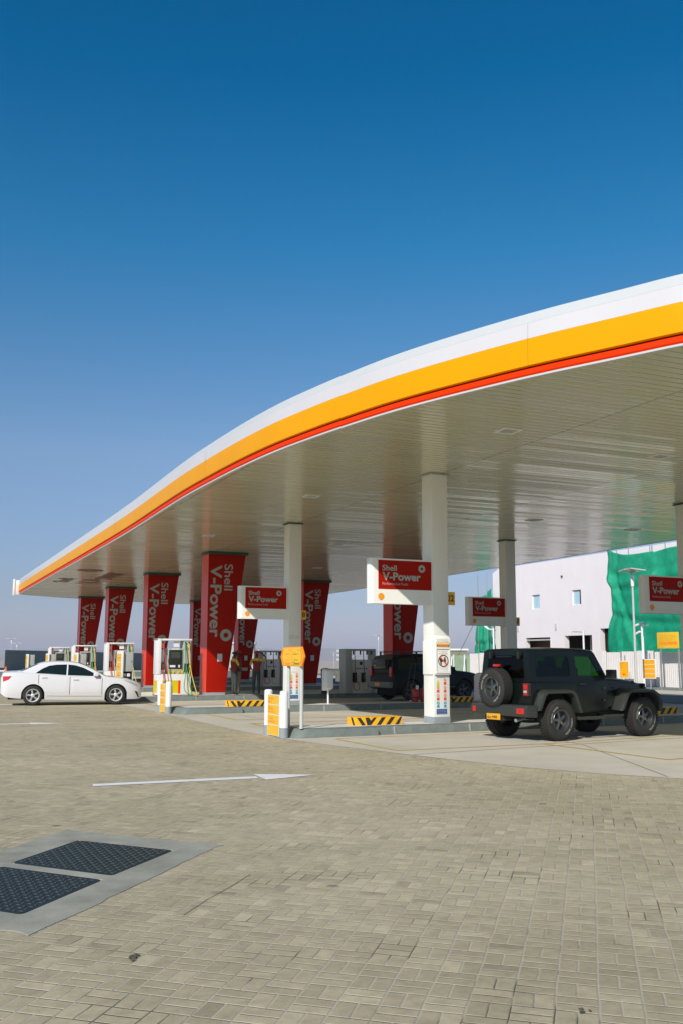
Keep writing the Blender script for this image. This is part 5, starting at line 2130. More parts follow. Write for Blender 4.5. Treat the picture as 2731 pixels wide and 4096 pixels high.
# rear of hardtop
mb = MB()
mb.prism([(-0.735, 1.145), (0.735, 1.145), (0.67, 1.76), (-0.67, 1.76)], [[(-0.56, 1.22), (0.56, 1.22), (0.51, 1.66), (-0.51, 1.66)]], -0.03, 0.0, 'yz')
for v in mb.bm.verts:
    v.co.x += -0.605 + (v.co.z - 1.145) * 0.07
mb.build("rear_frame", 'carblack', t)
mb = MB()
mb.prism([(-0.565, 1.215), (0.565, 1.215), (0.515, 1.665), (-0.515, 1.665)], [], -0.002, 0.002, 'yz')
for v in mb.bm.verts:
    v.co.x += -0.635 + (v.co.z - 1.145) * 0.07
rg = mb.build("rear_window", 'smoked', t)
mb = MB()
for sg in (-1, 1):
    mb.box(-0.66, -0.59, sg * .42 - .025, sg * .42 + .025, 1.60, 1.74)
mb.box(-0.655, -0.62, -.22, .22, 1.63, 1.645)
mb.box(-0.66, -0.64, -.06, .02, 1.30, 1.36)
mb.build("hinge", 'black', rg, bevel=0.004)
mb = MB()
mb.box(-0.80, -0.74, -.01, .17, 1.44, 1.49)
mb.build("brake_light", 'lampred', t, bevel=0.01)
mb = MB()
mb.box(-0.77, -0.66, 0.05, 0.11, 1.1, 1.45)
mb.build("spare_carrier", 'black', t)
for sg in (-1, 1):
    for nm_, poly in (("quarter_window", q1), ("door_window", q2)):
        tmp = MB()
        tmp.prism(poly, [], 0, 0.003, 'xz')
        for v in tmp.bm.verts:
            yv = 0.72 - (v.co.z - 1.15) * 0.11
            v.co.y = sg * (yv + v.co.y)
        tmp.build(nm_, 'glass' if nm_ == "door_window" else 'glassmid', t)
mb = MB()
mb.prism([(-0.60, 1.235), (0.60, 1.235), (0.56, 1.70), (-0.56, 1.70)], [], 0, 0.004, 'yz')
for v in mb.bm.verts:
    v.co.x += 1.49 - (v.co.z - 1.20) * 0.58
mb.build("windscreen", 'glass', t)
mb = MB()
mb.prism([(-0.68, 1.18), (0.68, 1.18), (0.63, 1.75), (-0.63, 1.75)], [[(-0.60, 1.235), (0.60, 1.235), (0.56, 1.70), (-0.56, 1.70)]], -0.02, 0.02, 'yz')
for v in mb.bm.verts:
    v.co.x += 1.50 - (v.co.z - 1.20) * 0.58
mb.build("windscreen_frame", 'carblack', t, bevel=0.01)
# seats, dark interior
for sx_, sy_ in ((0.75, -0.36), (0.75, 0.36)):
    mb = MB()
    mb.box(sx_ - .08, sx_ + .08, sy_ - .24, sy_ + .24, 0.9, 1.42)
    mb.box(sx_ - .05, sx_ + .05, sy_ - .12, sy_ + .12, 1.42, 1.56)
    mb.build("seat", 'black', t, bevel=0.04)
mb = MB()
mb.box(-0.35, -0.2, -.5, .5, 0.9, 1.34)
mb.build("rear_bench", 'black', t, bevel=0.04)
mb = MB()
for sg in (-1, 1):
    mb.tube([(0.55, sg * .55, 1.0), (0.52, sg * .55, 1.68), (-0.5, sg * .55, 1.68), (-0.55, sg * .55, 1.1)], 0.035)
mb.tube([(0.52, -.55, 1.68), (0.52, .55, 1.68)], 0.035)
mb.build("roll_bar", 'black', t, smooth=60)
# bumpers, steps, lamps
mb = MB()
mb.prism([(-0.88, 0.48), (-0.60, 0.46), (-0.60, 0.70), (-0.86, 0.70), (-0.90, 0.64)], [], -0.90, 0.78, 'xz')
bmp = mb.build("rear_bumper", 'flare', t, bevel=0.03)
for sg in (-1, 1):
    mb = MB()
    mb.box(-0.906, -0.892, (.66 if sg > 0 else -.72) - (.05 if sg > 0 else .11), (.66 if sg > 0 else -.72) + (.04 if sg > 0 else .10), 0.535, 0.645)
    mb.build("fog_light", 'lampred', bmp, bevel=0.01)
mb = MB()
mb.box(-0.905, -0.885, -0.13, 0.27, 0.395, 0.515)
pl = mb.build("number_plate", 'plate', bmp, bevel=0.006)
mb = MB()
put_text(mb, "4488", (-0.9085, 0.10, 0.425), (0, -1, 0), (0, 0, 1), 0.055, 0.15, 0.01)
scribble(mb, 0, 0.425, 0.12, 0.055, 77, right=(0, -1, 0), origin=(-0.9085, 0.24, 0))
mb.build("plate_number", 'black', pl)
mb = MB()
mb.box(-0.84, -0.60, -0.16, 0.32, 0.38, 0.50)
mb.build("plate_bracket", 'black', t, bevel=0.01)
mb = MB()
mb.box(2.92, 3.06, -0.85, 0.85, 0.50, 0.68)
mb.box(2.80, 2.94, -0.45, -0.30, 0.50, 0.62)
mb.box(2.80, 2.94, 0.30, 0.45, 0.50, 0.62)
mb.build("front_bumper", 'flare', t, bevel=0.03)
for sg in (-1, 1):
    mb = MB()
    mb.tube([(0.55, sg * .80, 0.42), (1.0, sg * .88, 0.42), (1.75, sg * .88, 0.43), (1.86, sg * .80, 0.46)], 0.035, 10)
    mb.box(1.25, 1.75, sg * .88 - .05, sg * .88 + .05, 0.43, 0.475)
    mb.build("side_step", 'flare', t, smooth=50)
    mb = MB()
    mb.box(-0.70, -0.62, sg * .665 - .07, sg * .665 + .07, 0.88, 1.12, 1)
    mb.box(-0.708, -0.70, sg * .665 - .05, sg * .665 + .05, 1.00, 1.10, 0)
    mb.box(-0.708, -0.70, sg * .665 - .05, sg * .665 + .05, 0.93, 0.985, 2)
    mb.box(-0.708, -0.70, sg * .665 - .05, sg * .665 + .05, 0.895, 0.92, 0)
    mb.build("tail_light", ['lampred', 'black', 'lampclear'], t, bevel=0.006)
    mb = MB()
    mb.box(1.40, 1.52, min(sg * .80, sg * 1.0), max(sg * .80, sg * 1.0), 1.20, 1.38)
    mb.box(1.42, 1.46, min(sg * .70, sg * .82), max(sg * .70, sg * .82), 1.22, 1.26)
    mb.build("mirror", 'black', t, bevel=0.03)
for x in (0.0, 2.42):
    for sg in (-1, 1):
        wheel(t, x, sg * 0.79, 0.395, 0.395, 0.27, 0.215, sg, 'gunmetal', 'wide', tread=True, white=True)
wheel(t, -0.80, 0.10, 1.02, 0.385, 0.26, 0.215, -1, 'gunmetal', 'wide', tread=True, axis='x', white=True, name="spare_wheel")
mb = MB()
mb.tube([(1.48, -0.69, 1.2), (1.47, -.70, 1.0)], 0.008)
mb.build("washer_hose", 'black', t)


# ------------------------------------------------------------------ people
def person(label, loc, rz, joints, bones, zones, headgear, cap_mat, extra=None):
    """joints: name -> (x,y,z,r); bones: list of pairs; zones: function(co)->material index"""
    t = thing("person", label, "person", loc, rz)
    me = bpy.data.meshes.new("person_skeleton")
    names = list(joints)
    me.from_pydata([joints[n][:3] for n in names], [(names.index(a), names.index(b)) for a, b in bones], [])
    ob = bpy.data.objects.new("person_skeleton", me)
    COL.objects.link(ob)
    sm = ob.modifiers.new("skin", 'SKIN')
    sm.use_smooth_shade = True
    for i, n in enumerate(names):
        sv = me.skin_vertices[0].data[i]
        r = joints[n][3]
        sv.radius = (r, r) if not isinstance(r, tuple) else r
        sv.use_root = (n == 'pelvis')
    ss = ob.modifiers.new("sub", 'SUBSURF')
    ss.levels = 2
    dg = bpy.context.evaluated_depsgraph_get()
    dg.update()
    res = bpy.data.meshes.new_from_object(ob.evaluated_get(dg))
    bpy.data.objects.remove(ob)
    res.name = "body"
    res.materials.clear()
    mats = zones[0]
    for m in mats:
        res.materials.append(M[m])
    for p in res.polygons:
        p.material_index = zones[1](p.center)
        p.use_smooth = True
    b = bpy.data.objects.new("body", res)
    COL.objects.link(b)
    b.parent = t
    hx, hy, hz = joints['head'][:3]
    mb = MB()
    if headgear == 'cap':
        mb.lathe([(0.108, 0.0), (0.106, 0.05), (0.08, 0.09), (0.0, 0.105)], (hx, hy, hz + 0.035), seg=16)
        mb.box(hx - .05, hx + .05, hy + 0.06, hy + 0.17, hz + .03, hz + .045)
    elif headgear == 'helmet':
        mb.lathe([(0.15, 0.0), (0.125, 0.01), (0.12, 0.06), (0.09, 0.11), (0.0, 0.135)], (hx, hy, hz + 0.03), seg=16)
    mb.build(headgear, cap_mat, t, smooth=50)
    return t


def std_joints(h=1.70, armL=None, armR=None, stance=0.10):
    s = h / 1.75
    J = dict(pelvis=(0, 0, 0.95, (.15, .115)), spine=(0, 0.0, 1.12, (.145, .10)), chest=(0, 0.0, 1.34, (.175, .115)), neck=(0, 0.01, 1.49, .055), head0=(0, 0.015, 1.57, .072), head=(0, 0.02, 1.635, (.082, .098)), head1=(0, 0.015, 1.71, .062),
             nose=(0, 0.115, 1.625, .014),
             hipL=(-.09, 0, 0.90, .10), kneeL=(-stance, 0.02, 0.50, .072), ankL=(-stance - .01, 0, 0.10, .048), toeL=(-stance - .02, .15, 0.035, .036),
             hipR=(.09, 0, 0.90, .10), kneeR=(stance, 0.02, 0.50, .072), ankR=(stance + .01, 0, 0.10, .048), toeR=(stance + .02, .15, 0.035, .036),
             shL=(-.19, 0, 1.41, .065), elL=(-.25, 0.0, 1.14, .048), wrL=(-.25, .08, 0.91, .032), haL=(-.25, .10, 0.82, .034),
             shR=(.19, 0, 1.41, .065), elR=(.25, 0.0, 1.14, .048), wrR=(.25, .08, 0.91, .032), haR=(.25, .10, 0.82, .034))
    if armL:
        J.update({k + 'L': v for k, v in armL.items()})
    if armR:
        J.update({k + 'R': v for k, v in armR.items()})
    # fingers from each hand
    for sd, sx_ in (('L', -1), ('R', 1)):
        hx, hy, hz, _ = J['ha' + sd]
        wx, wy, wz, _ = J['wr' + sd]
        d = Vector((hx - wx, hy - wy, hz - wz)).normalized()
        sp_ = Vector((0, 1, 0)) if abs(d.y) < .8 else Vector((1, 0, 0))
        sp_ = (sp_ - d * sp_.dot(d)).normalized()
        for q, ln in enumerate((.070, .080, .075, .058)):
            o = Vector((hx, hy, hz)) + sp_ * (0.018 * (1.5 - q)) + d * 0.02
            J['f%d%s' % (q, sd)] = (*(o + d * 0.03), .009)
            J['g%d%s' % (q, sd)] = (*(o + d * ln + Vector((-sx_ * .012, 0, 0))), .008)
        o = Vector((wx, wy, wz)) + d * 0.03 + sp_ * 0.04
        J['f4' + sd] = (*o, .010)
        J['g4' + sd] = (*(o + d * 0.04 + sp_ * 0.012), .009)
    for k in J:
        x, y, z, r = J[k]
        J[k] = (x * s, y * s, z * s, (r[0] * s, r[1] * s) if isinstance(r, tuple) else r * s)
    B = [('pelvis', 'spine'), ('spine', 'chest'), ('chest', 'neck'), ('neck', 'head0'), ('head0', 'head'), ('head', 'head1'), ('head', 'nose')]
    for sd in 'LR':
        B += [('pelvis', 'hip' + sd), ('hip' + sd, 'knee' + sd), ('knee' + sd, 'ank' + sd), ('ank' + sd, 'toe' + sd), ('chest', 'sh' + sd), ('sh' + sd, 'el' + sd), ('el' + sd, 'wr' + sd), ('wr' + sd, 'ha' + sd)]
        for q in range(4):
            B += [('ha' + sd, 'f%d%s' % (q, sd)), ('f%d%s' % (q, sd), 'g%d%s' % (q, sd))]
        B += [('wr' + sd, 'f4' + sd), ('f4' + sd, 'g4' + sd)]
    return J, B


def zone_fn(J, s=1.0):
    shL, shR = J['shL'], J['shR']

    def seg(p, a, b):
        a, b = Vector(a[:3]), Vector(b[:3])
        d = b - a
        u = max(0, min(1, (p - a).dot(d) / d.length_squared))
        return (p - a - d * u).length, u

    def f(c):
        # 0 skin 1 torso 2 sleeve 3 trousers 4 shoes 5 hair
        best = []
        for sd in 'LR':
            best += [(seg(c, J['sh' + sd], J['el' + sd]), 'ua'), (seg(c, J['el' + sd], J['wr' + sd]), 'fa'), (seg(c, J['wr' + sd], J['ha' + sd]), 'fa'), (seg(c, J['hip' + sd], J['knee' + sd]), 'th'), (seg(c, J['knee' + sd], J['ank' + sd]), 'sk'), (seg(c, J['ank' + sd], J['toe' + sd]), 'ft'), (seg(c, J['ha' + sd], J['g1' + sd]), 'fa')]
        best += [(seg(c, J['pelvis'], J['spine']), 'pe'), (seg(c, J['spine'], J['chest']), 'to'), (seg(c, J['chest'], J['neck']), 'to'), (seg(c, J['neck'], J['head1']), 'he')]
        rad = dict(ua=.055, fa=.04, th=.085, sk=.06, ft=.04, pe=.13, to=.14, he=.08)
        (dd, u), k = min(best, key=lambda q: q[0][0] / rad[q[1]])
        if k == 'he':
            return 5 if (c.y < J['head'][1] - 0.02 and c.z > J['head0'][2]) or c.z > J['head'][2] + .05 else 0
        if k == 'to':
            return 2 if c.z > J['shL'][2] - 0.03 and c.z < J['neck'][2] else 1
        if k == 'pe':
            return 1 if c.z > J['pelvis'][2] + .02 else 3
        if k == 'ua':
            return 2 if u < 0.8 else 0
        if k == 'fa':
            return 0
        if k in ('th', 'sk'):
            return 3
        return 4
    return f


MM = ['skin', 'vest', 'vestyellow', 'trousers', 'black', 'hair']
J, B = std_joints(1.68, armR=dict(el=(.40, 0.02, 1.50, .046), wr=(.20, .05, 1.70, .032), ha=(.10, .05, 1.75, .034)),
                  armL=dict(el=(-.27, .02, 1.16, .048), wr=(-.20, .16, 1.02, .032), ha=(-.14, .2, .98, .034)), stance=0.10)
person("attendant in maroon and yellow uniform seen from behind, one hand raised to the cap", isl(3, 12.75, 0.10), R(-18), J, B, (MM, zone_fn(J)), 'cap', 'redcap')
J, B = std_joints(1.66, armR=dict(el=(.22, 0.10, 1.16, .048), wr=(.10, .28, 1.05, .032), ha=(.05, .33, 1.03, .034)), armL=dict(el=(-.22, 0.06, 1.14, .048), wr=(-.12, .24, 1.0, .032), ha=(-.06, .30, .98, .034)), stance=0.08)
person("attendant with yellow sleeve and dark trousers standing by the nearest red pylon", isl(3, 11.82, 0.12), R(-75), J, B, (MM, zone_fn(J)), 'cap', 'hair')
J, B = std_joints(1.72, armR=dict(el=(.24, -0.04, 1.14, .048), wr=(.22, .10, 0.93, .032), ha=(.21, .14, .86, .034)), stance=0.08)
person("attendant in red cap and grey trousers facing the colleague by the pylon", isl(3, 12.12, 0.45), R(60), J, B, (['skin', 'vest', 'vest', 'trousersgrey', 'black', 'hair'], zone_fn(J)), 'cap', 'redcap')
J, B = std_joints(1.74)
person("construction worker in yellow helmet and blue shirt by the green fence", (36.2, 64.6, -0.1), R(200), J, B, (['skin', 'bluewear', 'bluewear', 'trousers', 'black', 'hair'], zone_fn(J)), 'helmet', 'helmet')

# ------------------------------------------------------------------ building
BX = 40.0
t = thing("white_building", "unfinished white two-storey building behind the white fence", "building", (0, 0, 0))
mb = MB()
outer = [(64.3, -0.1), (64.3, 7.95), (63.4, 8.25), (30, 8.25), (30, -0.1)]
holes = [[(58.25, 5.03), (59.22, 5.03), (59.22, 6.02), (58.25, 6.02)], [(53.6, 5.10), (54.55, 5.10), (54.55, 6.08), (53.6, 6.08)],
         [(57.15, 0.2), (60.1, 0.2), (60.1, 3.06), (57.15, 3.06)], [(52.6, 0.2), (55.5, 0.2), (55.5, 3.12), (52.6, 3.12)],
         [(47.5, 0.2), (51.75, 0.2), (51.75, 3.5), (47.5, 3.5)], [(62.1, 0.2), (63.1, 0.2), (63.1, 3.06), (62.1, 3.06)],
         [(40.0, 4.9), (44.0, 4.9), (44.0, 6.4), (40, 6.4)]]
mb.prism(outer, holes, BX, BX + 0.35, 'yz')
mb.build("front_wall", 'render', t)
mb = MB()
mb.box(BX + 0.35, BX + 14, 63.95, 64.3, -0.1, 7.95)
mb.box(BX + 0.35, BX + 14, 30, 30.35, -0.1, 8.25)
mb.box(BX + 13.7, BX + 14, 30.35, 63.95, -0.1, 8.0)
mb.build("side_wall", 'render', t)
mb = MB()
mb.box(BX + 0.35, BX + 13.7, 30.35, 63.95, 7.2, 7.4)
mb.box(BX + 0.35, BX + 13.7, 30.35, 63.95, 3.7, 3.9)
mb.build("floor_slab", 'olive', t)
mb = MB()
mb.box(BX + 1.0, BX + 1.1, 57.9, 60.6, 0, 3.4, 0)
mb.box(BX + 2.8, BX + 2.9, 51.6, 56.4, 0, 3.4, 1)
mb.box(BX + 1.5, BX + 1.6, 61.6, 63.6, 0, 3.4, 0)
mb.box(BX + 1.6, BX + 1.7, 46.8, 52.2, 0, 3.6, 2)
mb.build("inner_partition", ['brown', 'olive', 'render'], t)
mb = MB()
mb.box(BX + 1.0, BX + 1.12, 54.0, 54.12, 0, 3.2)
mb.box(BX + 0.05, BX + 0.12, 57.2, 60.05, 2.85, 2.95)
mb.build("door_mullion", 'pumpgrey', t)
for (y0, y1, z0, z1, op) in ((58.25, 59.22, 5.03, 6.02, 0.30), (53.6, 54.55, 5.10, 6.08, 0.0)):
    mb = MB()
    mb.prism([(y0, z0), (y1, z0), (y1, z1), (y0, z1)], [[(y0 + .04, z0 + .04), (y1 - .04, z0 + .04), (y1 - .04, z1 - .04), (y0 + .04, z1 - .04)]], BX + 0.10, BX + 0.16, 'yz')
    wf = mb.build("window_frame", 'white', t)
    mb = MB()
    a0 = y0 + (0.30 if op == 0.0 else 0.04)
    mb.box(BX + 0.12, BX + 0.135, a0, y1 - .04, z0 + .04, z1 - .04)
    if op:
        mb.box(BX + 0.10, BX + 0.14, y0 + op, y0 + op + .04, z0 + .04, z1 - .04)
    mb.build("pane", 'winblue', wf)
    if op == 0.0:
        mb = MB()
        mb.box(BX + 0.14, BX + 0.16, y0 + .04, y0 + .30, z0 + .04, z1 - .04)
        mb.build("dark_gap_plate", 'dark', wf)  # dark plate standing in for the shade behind the open sash
mb = MB()
mb.cyl((BX - 0.01, 55.55, 7.08), (BX - 0.12, 55.55, 7.08), 0.06, seg=10)
mb.build("wall_pipe", 'brown', t)
for yy in (61.0, 56.4):
    mb = MB()
    mb.cyl((BX - 0.06, yy, 3.55), (BX - 0.06, yy, 3.95), 0.05, seg=8)
    mb.build("wall_fitting", 'pumpgrey', t)


def net(label, y0, y1, zt, zb_, x, seed, name="debris_netting"):
    ny, nz = 70, 70
    mb = MB()
    g = []
    for i in range(ny + 1):
        u = i / ny
        row = []
        for j in range(nz + 1):
            v = j / nz
            yy = y0 + (y1 - y0) * u
            tp = zt(u)
            zz = zb_ + (tp - zb_) * v
            fx = 0.0
            # horizontal tied swags and diagonal creases
            for (zc, amp, wd) in seed['swags']:
                q = (v - zc - 0.05 * math.sin(u * 3.1 + zc * 9)) / wd
                fx -= amp * 0.45 * math.exp(-q * q)
                fx += amp * 0.5 * math.exp(-((q + 1.5) ** 2) * 2.0)
            for (u0, k, amp, wd) in seed['folds']:
                q = (u - u0 - k * (v - 0.5)) / wd
                fx += 0.5 * amp * math.exp(-q * q) - amp * .4 * math.exp(-((q - 1.7) ** 2))
            fx += 0.05 * (noise.noise(Vector((yy * 0.5, zz * 0.5, seed['n']))))
            fx += 0.05 * (noise.noise(Vector((yy * 1.6 + 5, zz * 1.2, seed['n']))))
            side = (0.16 * math.sin(v * 9 + seed['n']) + 0.10 * math.sin(v * 23)) if i == ny else 0.0
            edge = seed['edge'](v) if i == ny else 0
            yy2 = yy + (seed['edge'](v)) * max(0, (u - 0.8) / 0.2) ** 1.0
            row.append(mb.bm.verts.new((x + fx, yy2, zz)))
        g.append(row)
    for i in range(ny):
        for j in range(nz):
            mb.bm.faces.new((g[i][j], g[i + 1][j], g[i + 1][j + 1], g[i][j + 1]))
    o = mb.build(name, 'netting', None, recalc=False, smooth=180)
    sd = o.modifiers.new("thickness", 'SOLIDIFY')
    sd.thickness = 0.01
    tag(o, label, "netting")
    return o


net("large green debris netting hung over the right part of the white building", 40.5, 49.3,
    lambda u: 7.75 + (0.0 if u < .55 else 0.06) + 0.10 * math.sin(u * 7) + (0.35 * max(0, (u - .8) / .2) ** 2), 1.6, 38.9,
    dict(swags=[(0.72, 0.16, 0.05), (0.44, 0.14, 0.05), (0.90, 0.06, 0.05)], folds=[(0.86, 0.35, 0.22, 0.03), (0.95, -0.1, 0.16, 0.02), (0.91, 0.1, 0.14, 0.02), (0.30, 0.5, 0.08, 0.05), (0.66, -0.7, 0.10, 0.04)], n=3.1,
         edge=lambda v: 0.08 * math.sin(v * 9) + (0.35 if v < .35 else 0) * (1 - v / .35) - 0.25 * math.exp(-((v - .45) / .1) ** 2)))
net("narrow green netting at the far left corner of the white building", 63.55, 65.55,
    lambda u: 6.75 - 0.9 * u, 1.6, 39.4,
    dict(swags=[(0.35, 0.10, 0.05)], folds=[(0.35, 0.15, 0.28, 0.08), (0.75, -0.2, 0.24, 0.07)], n=7.7, edge=lambda v: 0.45 * math.sin(min(1, max(0, (0.62 - v) * 5))) + 0.1 * math.sin(v * 12)))
t = thing("scaffolding", "scaffold poles standing up above the green netting", "scaffolding", (0, 0, 0))
for (yy, zt_) in ((49.0, 8.15), (47.9, 8.3), (46.0, 8.9), (44.7, 8.6), (42.9, 9.3), (41.0, 9.0), (64.0, 8.0), (65.3, 7.9)):
    mb = MB()
    mb.cyl((39.3, yy, 0), (39.3, yy, zt_), 0.03, seg=8)
    mb.build("upright", 'steel', t, smooth=60)
mb = MB()
for zz in (2.2, 4.2, 6.2):
    mb.cyl((39.3, 40.5, zz), (39.3, 49.1, zz), 0.025, seg=8)
    mb.cyl((39.45, 63.5, zz), (39.45, 65.6, zz), 0.025, seg=8)
mb.build("ledger", 'steel', t, smooth=60)
mb = MB()
mb.cyl((39.3, 65.6, 4.6), (39.3, 69.3, 1.0), 0.025, seg=8)
mb.build("guy_wire", 'steel', t)

# ------------------------------------------------------------------ fence lines
FX = 37.0
t = thing("white_fence", "white sheet hoarding in front of the building", "fence", (0, 0, 0))
y = 30.0
k = 0
rn = random.Random(5)
while y < 62.2:
    wdt = rn.choice((1.15, 1.35, 2.1, 1.2))
    mb = MB()
    n = max(8, int(wdt / 0.075))
    hz = 2.0 + rn.uniform(-.05, .05)
    pf = []
    dx = rn.uniform(-0.04, 0.04)
    for i in range(n + 1):
        pf.append((y + wdt * i / n, FX + dx + (0.012 if i % 2 else -0.012)))
    lo = [mb.bm.verts.new((x_, yy, 0.13)) for yy, x_ in pf]
    hi = [mb.bm.verts.new((x_, yy, hz + (0.03 if i % 2 else 0))) for i, (yy, x_) in enumerate(pf)]
    for i in range(n):
        mb.bm.faces.new((lo[i], lo[i + 1], hi[i + 1], hi[i]))
    mb.build("panel", 'fence', t)
    if k % 2 == 0:
        mb = MB()
        mb.box(FX - 0.09, FX - 0.045, y - 0.05, y - 0.01, 0.12, 2.05)
        mb.box(FX - 0.20, FX + .1, y - 0.07, y + 0.01, 0.12, 0.16)
        mb.build("fence_post", 'steel', t)
    y += wdt + 0.015
    k += 1
t = thing("green_fence", "green corrugated site fence left of the white hoarding", "fence", (0, 0, 0))
mb = MB()
n = 150
lo = []
hi = []
for i in range(n + 1):
    yy = 62.6 + 14 * i / n
    x_ = 37.3 + (0.02 if i % 2 else -0.02)
    lo.append(mb.bm.verts.new((x_, yy, 0.0)))
    hi.append(mb.bm.verts.new((x_, yy, 1.85)))
for i in range(n):
    mb.bm.faces.new((lo[i], lo[i + 1], hi[i + 1], hi[i]))
mb.build("corrugated_sheet", 'greenfence', t)
for yy in (63.8, 65.4, 67.5, 70):
    mb = MB()
    mb.box(37.18, 37.24, yy, yy + 0.12, 0, 1.9)
    mb.build("fence_post", 'white', t)
for yy in (63.1, 65.0):
    mb = MB()
    mb.cyl((36.6, yy, 0.0), (37.15, yy + .6, 1.75), 0.04, seg=8)
    mb.build("brace", 'white', t)
for q, (yy, lab) in enumerate(((64.0, "orange traffic cone beside the construction worker, nearer one"), (65.3, "orange traffic cone beside the construction worker, farther one"))):
    t = thing("traffic_cone", lab, "traffic cone", (35.8, yy, 0.0), 0, "orange cones by the green fence")
    mb = MB()
    mb.box(-.18, .18, -.18, .18, 0.0, 0.03)
    mb.lathe([(0.14, 0.03), (0.03, 0.72), (0, 0.73)], seg=16)
    mb.build("cone_body", 'cone', t)
    mb = MB()
    mb.lathe([(0.096, 0.30), (0.068, 0.45)], seg=16)
    mb.build("white_band", 'white', t)

# site signs before the fence
def post_sign(loc, w_, z0, z1, nrow, label, arrow=False, posts=1):
    t = thing("information_sign", label, "sign", loc, 0)
    mb = MB()
    if posts == 1:
        mb.cyl((0, 0, 0.0), (0, 0, z1 + 0.3), 0.035, seg=10)
    else:
        for s_ in (-1, 1):
            mb.box(-.03, .03, s_ * w_ * .42 - .04, s_ * w_ * .42 + .04, 0, z1)
    mb.build("post", 'steel', t)
    mb = MB()
    mb.box(-0.075, -0.05, -w_ / 2, w_ / 2, z0, z1)
    bdd = mb.build("board", 'white' if posts == 1 else 'signyellow', t, bevel=0.004)
    if posts == 1:
        mb = MB()
        hh = (z1 - z0 - 0.06) / nrow
        for q in range(nrow):
            mb.box(-0.079, -0.0755, -w_ / 2 + .04, w_ / 2 - .04, z0 + .03 + q * hh + .012, z0 + .03 + (q + 1) * hh - .012)
        mb.build("yellow_panel", mat("amber_panel", (0.90, 0.43, 0.01), 0.45), bdd)
        mb = MB()
        if arrow:
            cz = z0 + 0.22
            mb.prism([(-0.13, cz - .02), (0.06, cz - .02), (0.06, cz - .075), (0.14, cz), (0.06, cz + .075), (0.06, cz + .02), (-0.13, cz + .02)], [], -0.082, -0.0795, 'yz')
            for q in range(3):
                scribble(mb, 0.06, z1 - .16 - q * .10, 0.26 - .03 * q, 0.06, 80 + q, right=(0, -1, 0), origin=(-0.081, w_ / 2 - .02, 0))
        else:
            for q in range(nrow):
                scribble(mb, 0.08, z0 + .11 + q * hh, 0.30, 0.07, 90 + q, right=(0, -1, 0), origin=(-0.081, w_ / 2 - .02, 0))
        mb.build("panel_text", 'fasciared' if arrow else 'orange', bdd)
    else:
        mb = MB()
        for q in range(4):
            scribble(mb, 0.14 + .05 * (q % 2), z1 - .16 - q * .085, w_ - .4, 0.045, 100 + q, right=(0, -1, 0), origin=(-0.077, w_ / 2, 0))
        mb.build("small_text", mat("olive_small_text", (0.45, 0.30, 0.03), 0.6), bdd)
        mb = MB()
        put_text(mb, "92639898", (-0.077, w_ / 2 - .14, z0 + .19), (0, -1, 0), (0, 0, 1), 0.16, w_ - .25, 0.03)
        mb.build("phone_number", 'orange', bdd)
        mb = MB()
        scribble(mb, 0.5, z0 + .06, 0.45, 0.05, 120, right=(0, -1, 0), origin=(-0.077, w_ / 2, 0))
        mb.build("white_text", 'white', bdd)
    return t


post_sign((36.0, 44.52, -0.02), 0.80, 0.58, 1.52, 1, "small amber sign with a red left arrow in front of the white fence", arrow=True)
post_sign((36.0, 42.50, -0.02), 0.98, 0.60, 1.62, 4, "white-edged sign with four amber panels in front of the white fence")
post_sign((36.2, 41.22, 0.0), 1.60, 2.15, 2.98, 1, "large yellow sign with a red phone number on two posts", posts=2)


def solar_lamp(loc, rz, h, label, arm=0.95, two=True):
    t = thing("solar_street_lamp", label, "street lamp", loc, rz, "solar street lamps")
    mb = MB()
    mb.cyl((0, 0, 0), (0, 0, h - 0.45), 0.065, 0.05, seg=12)
    mb.lathe([(0.16, 0), (0.16, 0.03), (0.08, 0.12)], seg=12)
    mb.build("pole", 'postgrey', t, smooth=50)
    mb = MB()
    mb.cyl((0, 0, h - 0.85), (0, 0, h - 0.30), 0.085, seg=12)
    mb.build("battery_case", 'white', t, smooth=50)
    mb = MB()
    mb.box(-arm, -0.06, -0.38, 0.38, h - 0.03, h + 0.02)
    mb.box(0.06, arm, -0.38, 0.38, h - 0.03, h + 0.02)
    for v in mb.bm.verts:
        v.co.z += abs(v.co.x) * -0.05 + v.co.y * 0.12
    mb.build("solar_panel", 'solar', t)
    mb = MB()
    mb.cyl((0, 0, h - 0.32), (0, 0, h), 0.035, seg=8)
    mb.box(-0.22, 0.22, -0.10, 0.10, h - 0.14, h - 0.06)
    mb.build("lamp_head", 'steel', t)
    return t


l0 = solar_lamp((34.0, 41.22, 0.0), R(70), 6.15, "tall solar lamp post in front of the green netting")


def cam_az(u, dist, v=None):
    # plan position seen at a given bearing and distance (metres) from the viewpoint
    an = yaw + math.atan((u - 784) / 2320)
    return (dist * math.sin(an), dist * math.cos(an))


def gz(x, y):
    r = math.hypot(x - 10, y - 20)
    return interp(list(zip(NR, ZR)), r)


for (u, dist, h, lab) in ((25, 185, 8.0, "distant T-shaped lamp at the far left, above the white saloon car"), (38, 210, 9.4, "thin distant lamp pole just right of the far-left lamp"),
                          (624, 300, 9.8, "distant T-shaped lamp above the shaded fuel pump behind the attendants"), (767, 290, 9.8, "distant T-shaped lamp just right of the shaded pylon by column 18"),
                          (798, 300, 9.6, "distant T-shaped lamp right above the shaded pump with hoses"), (869, 165, 8.6, "distant lamp left of the shaded pylon behind the parked vehicle"),
                          (595, 240, 9.5, "distant thin lamp pole between two shaded pylons"), (966, 290, 9.4, "distant lamp peeking out left of the near white column")):
    x, y = cam_az(u, dist)
    dup(l0, (x, y, gz(x, y) - .05), R(-20), lab)
    bpy.data.objects[-1] if False else None

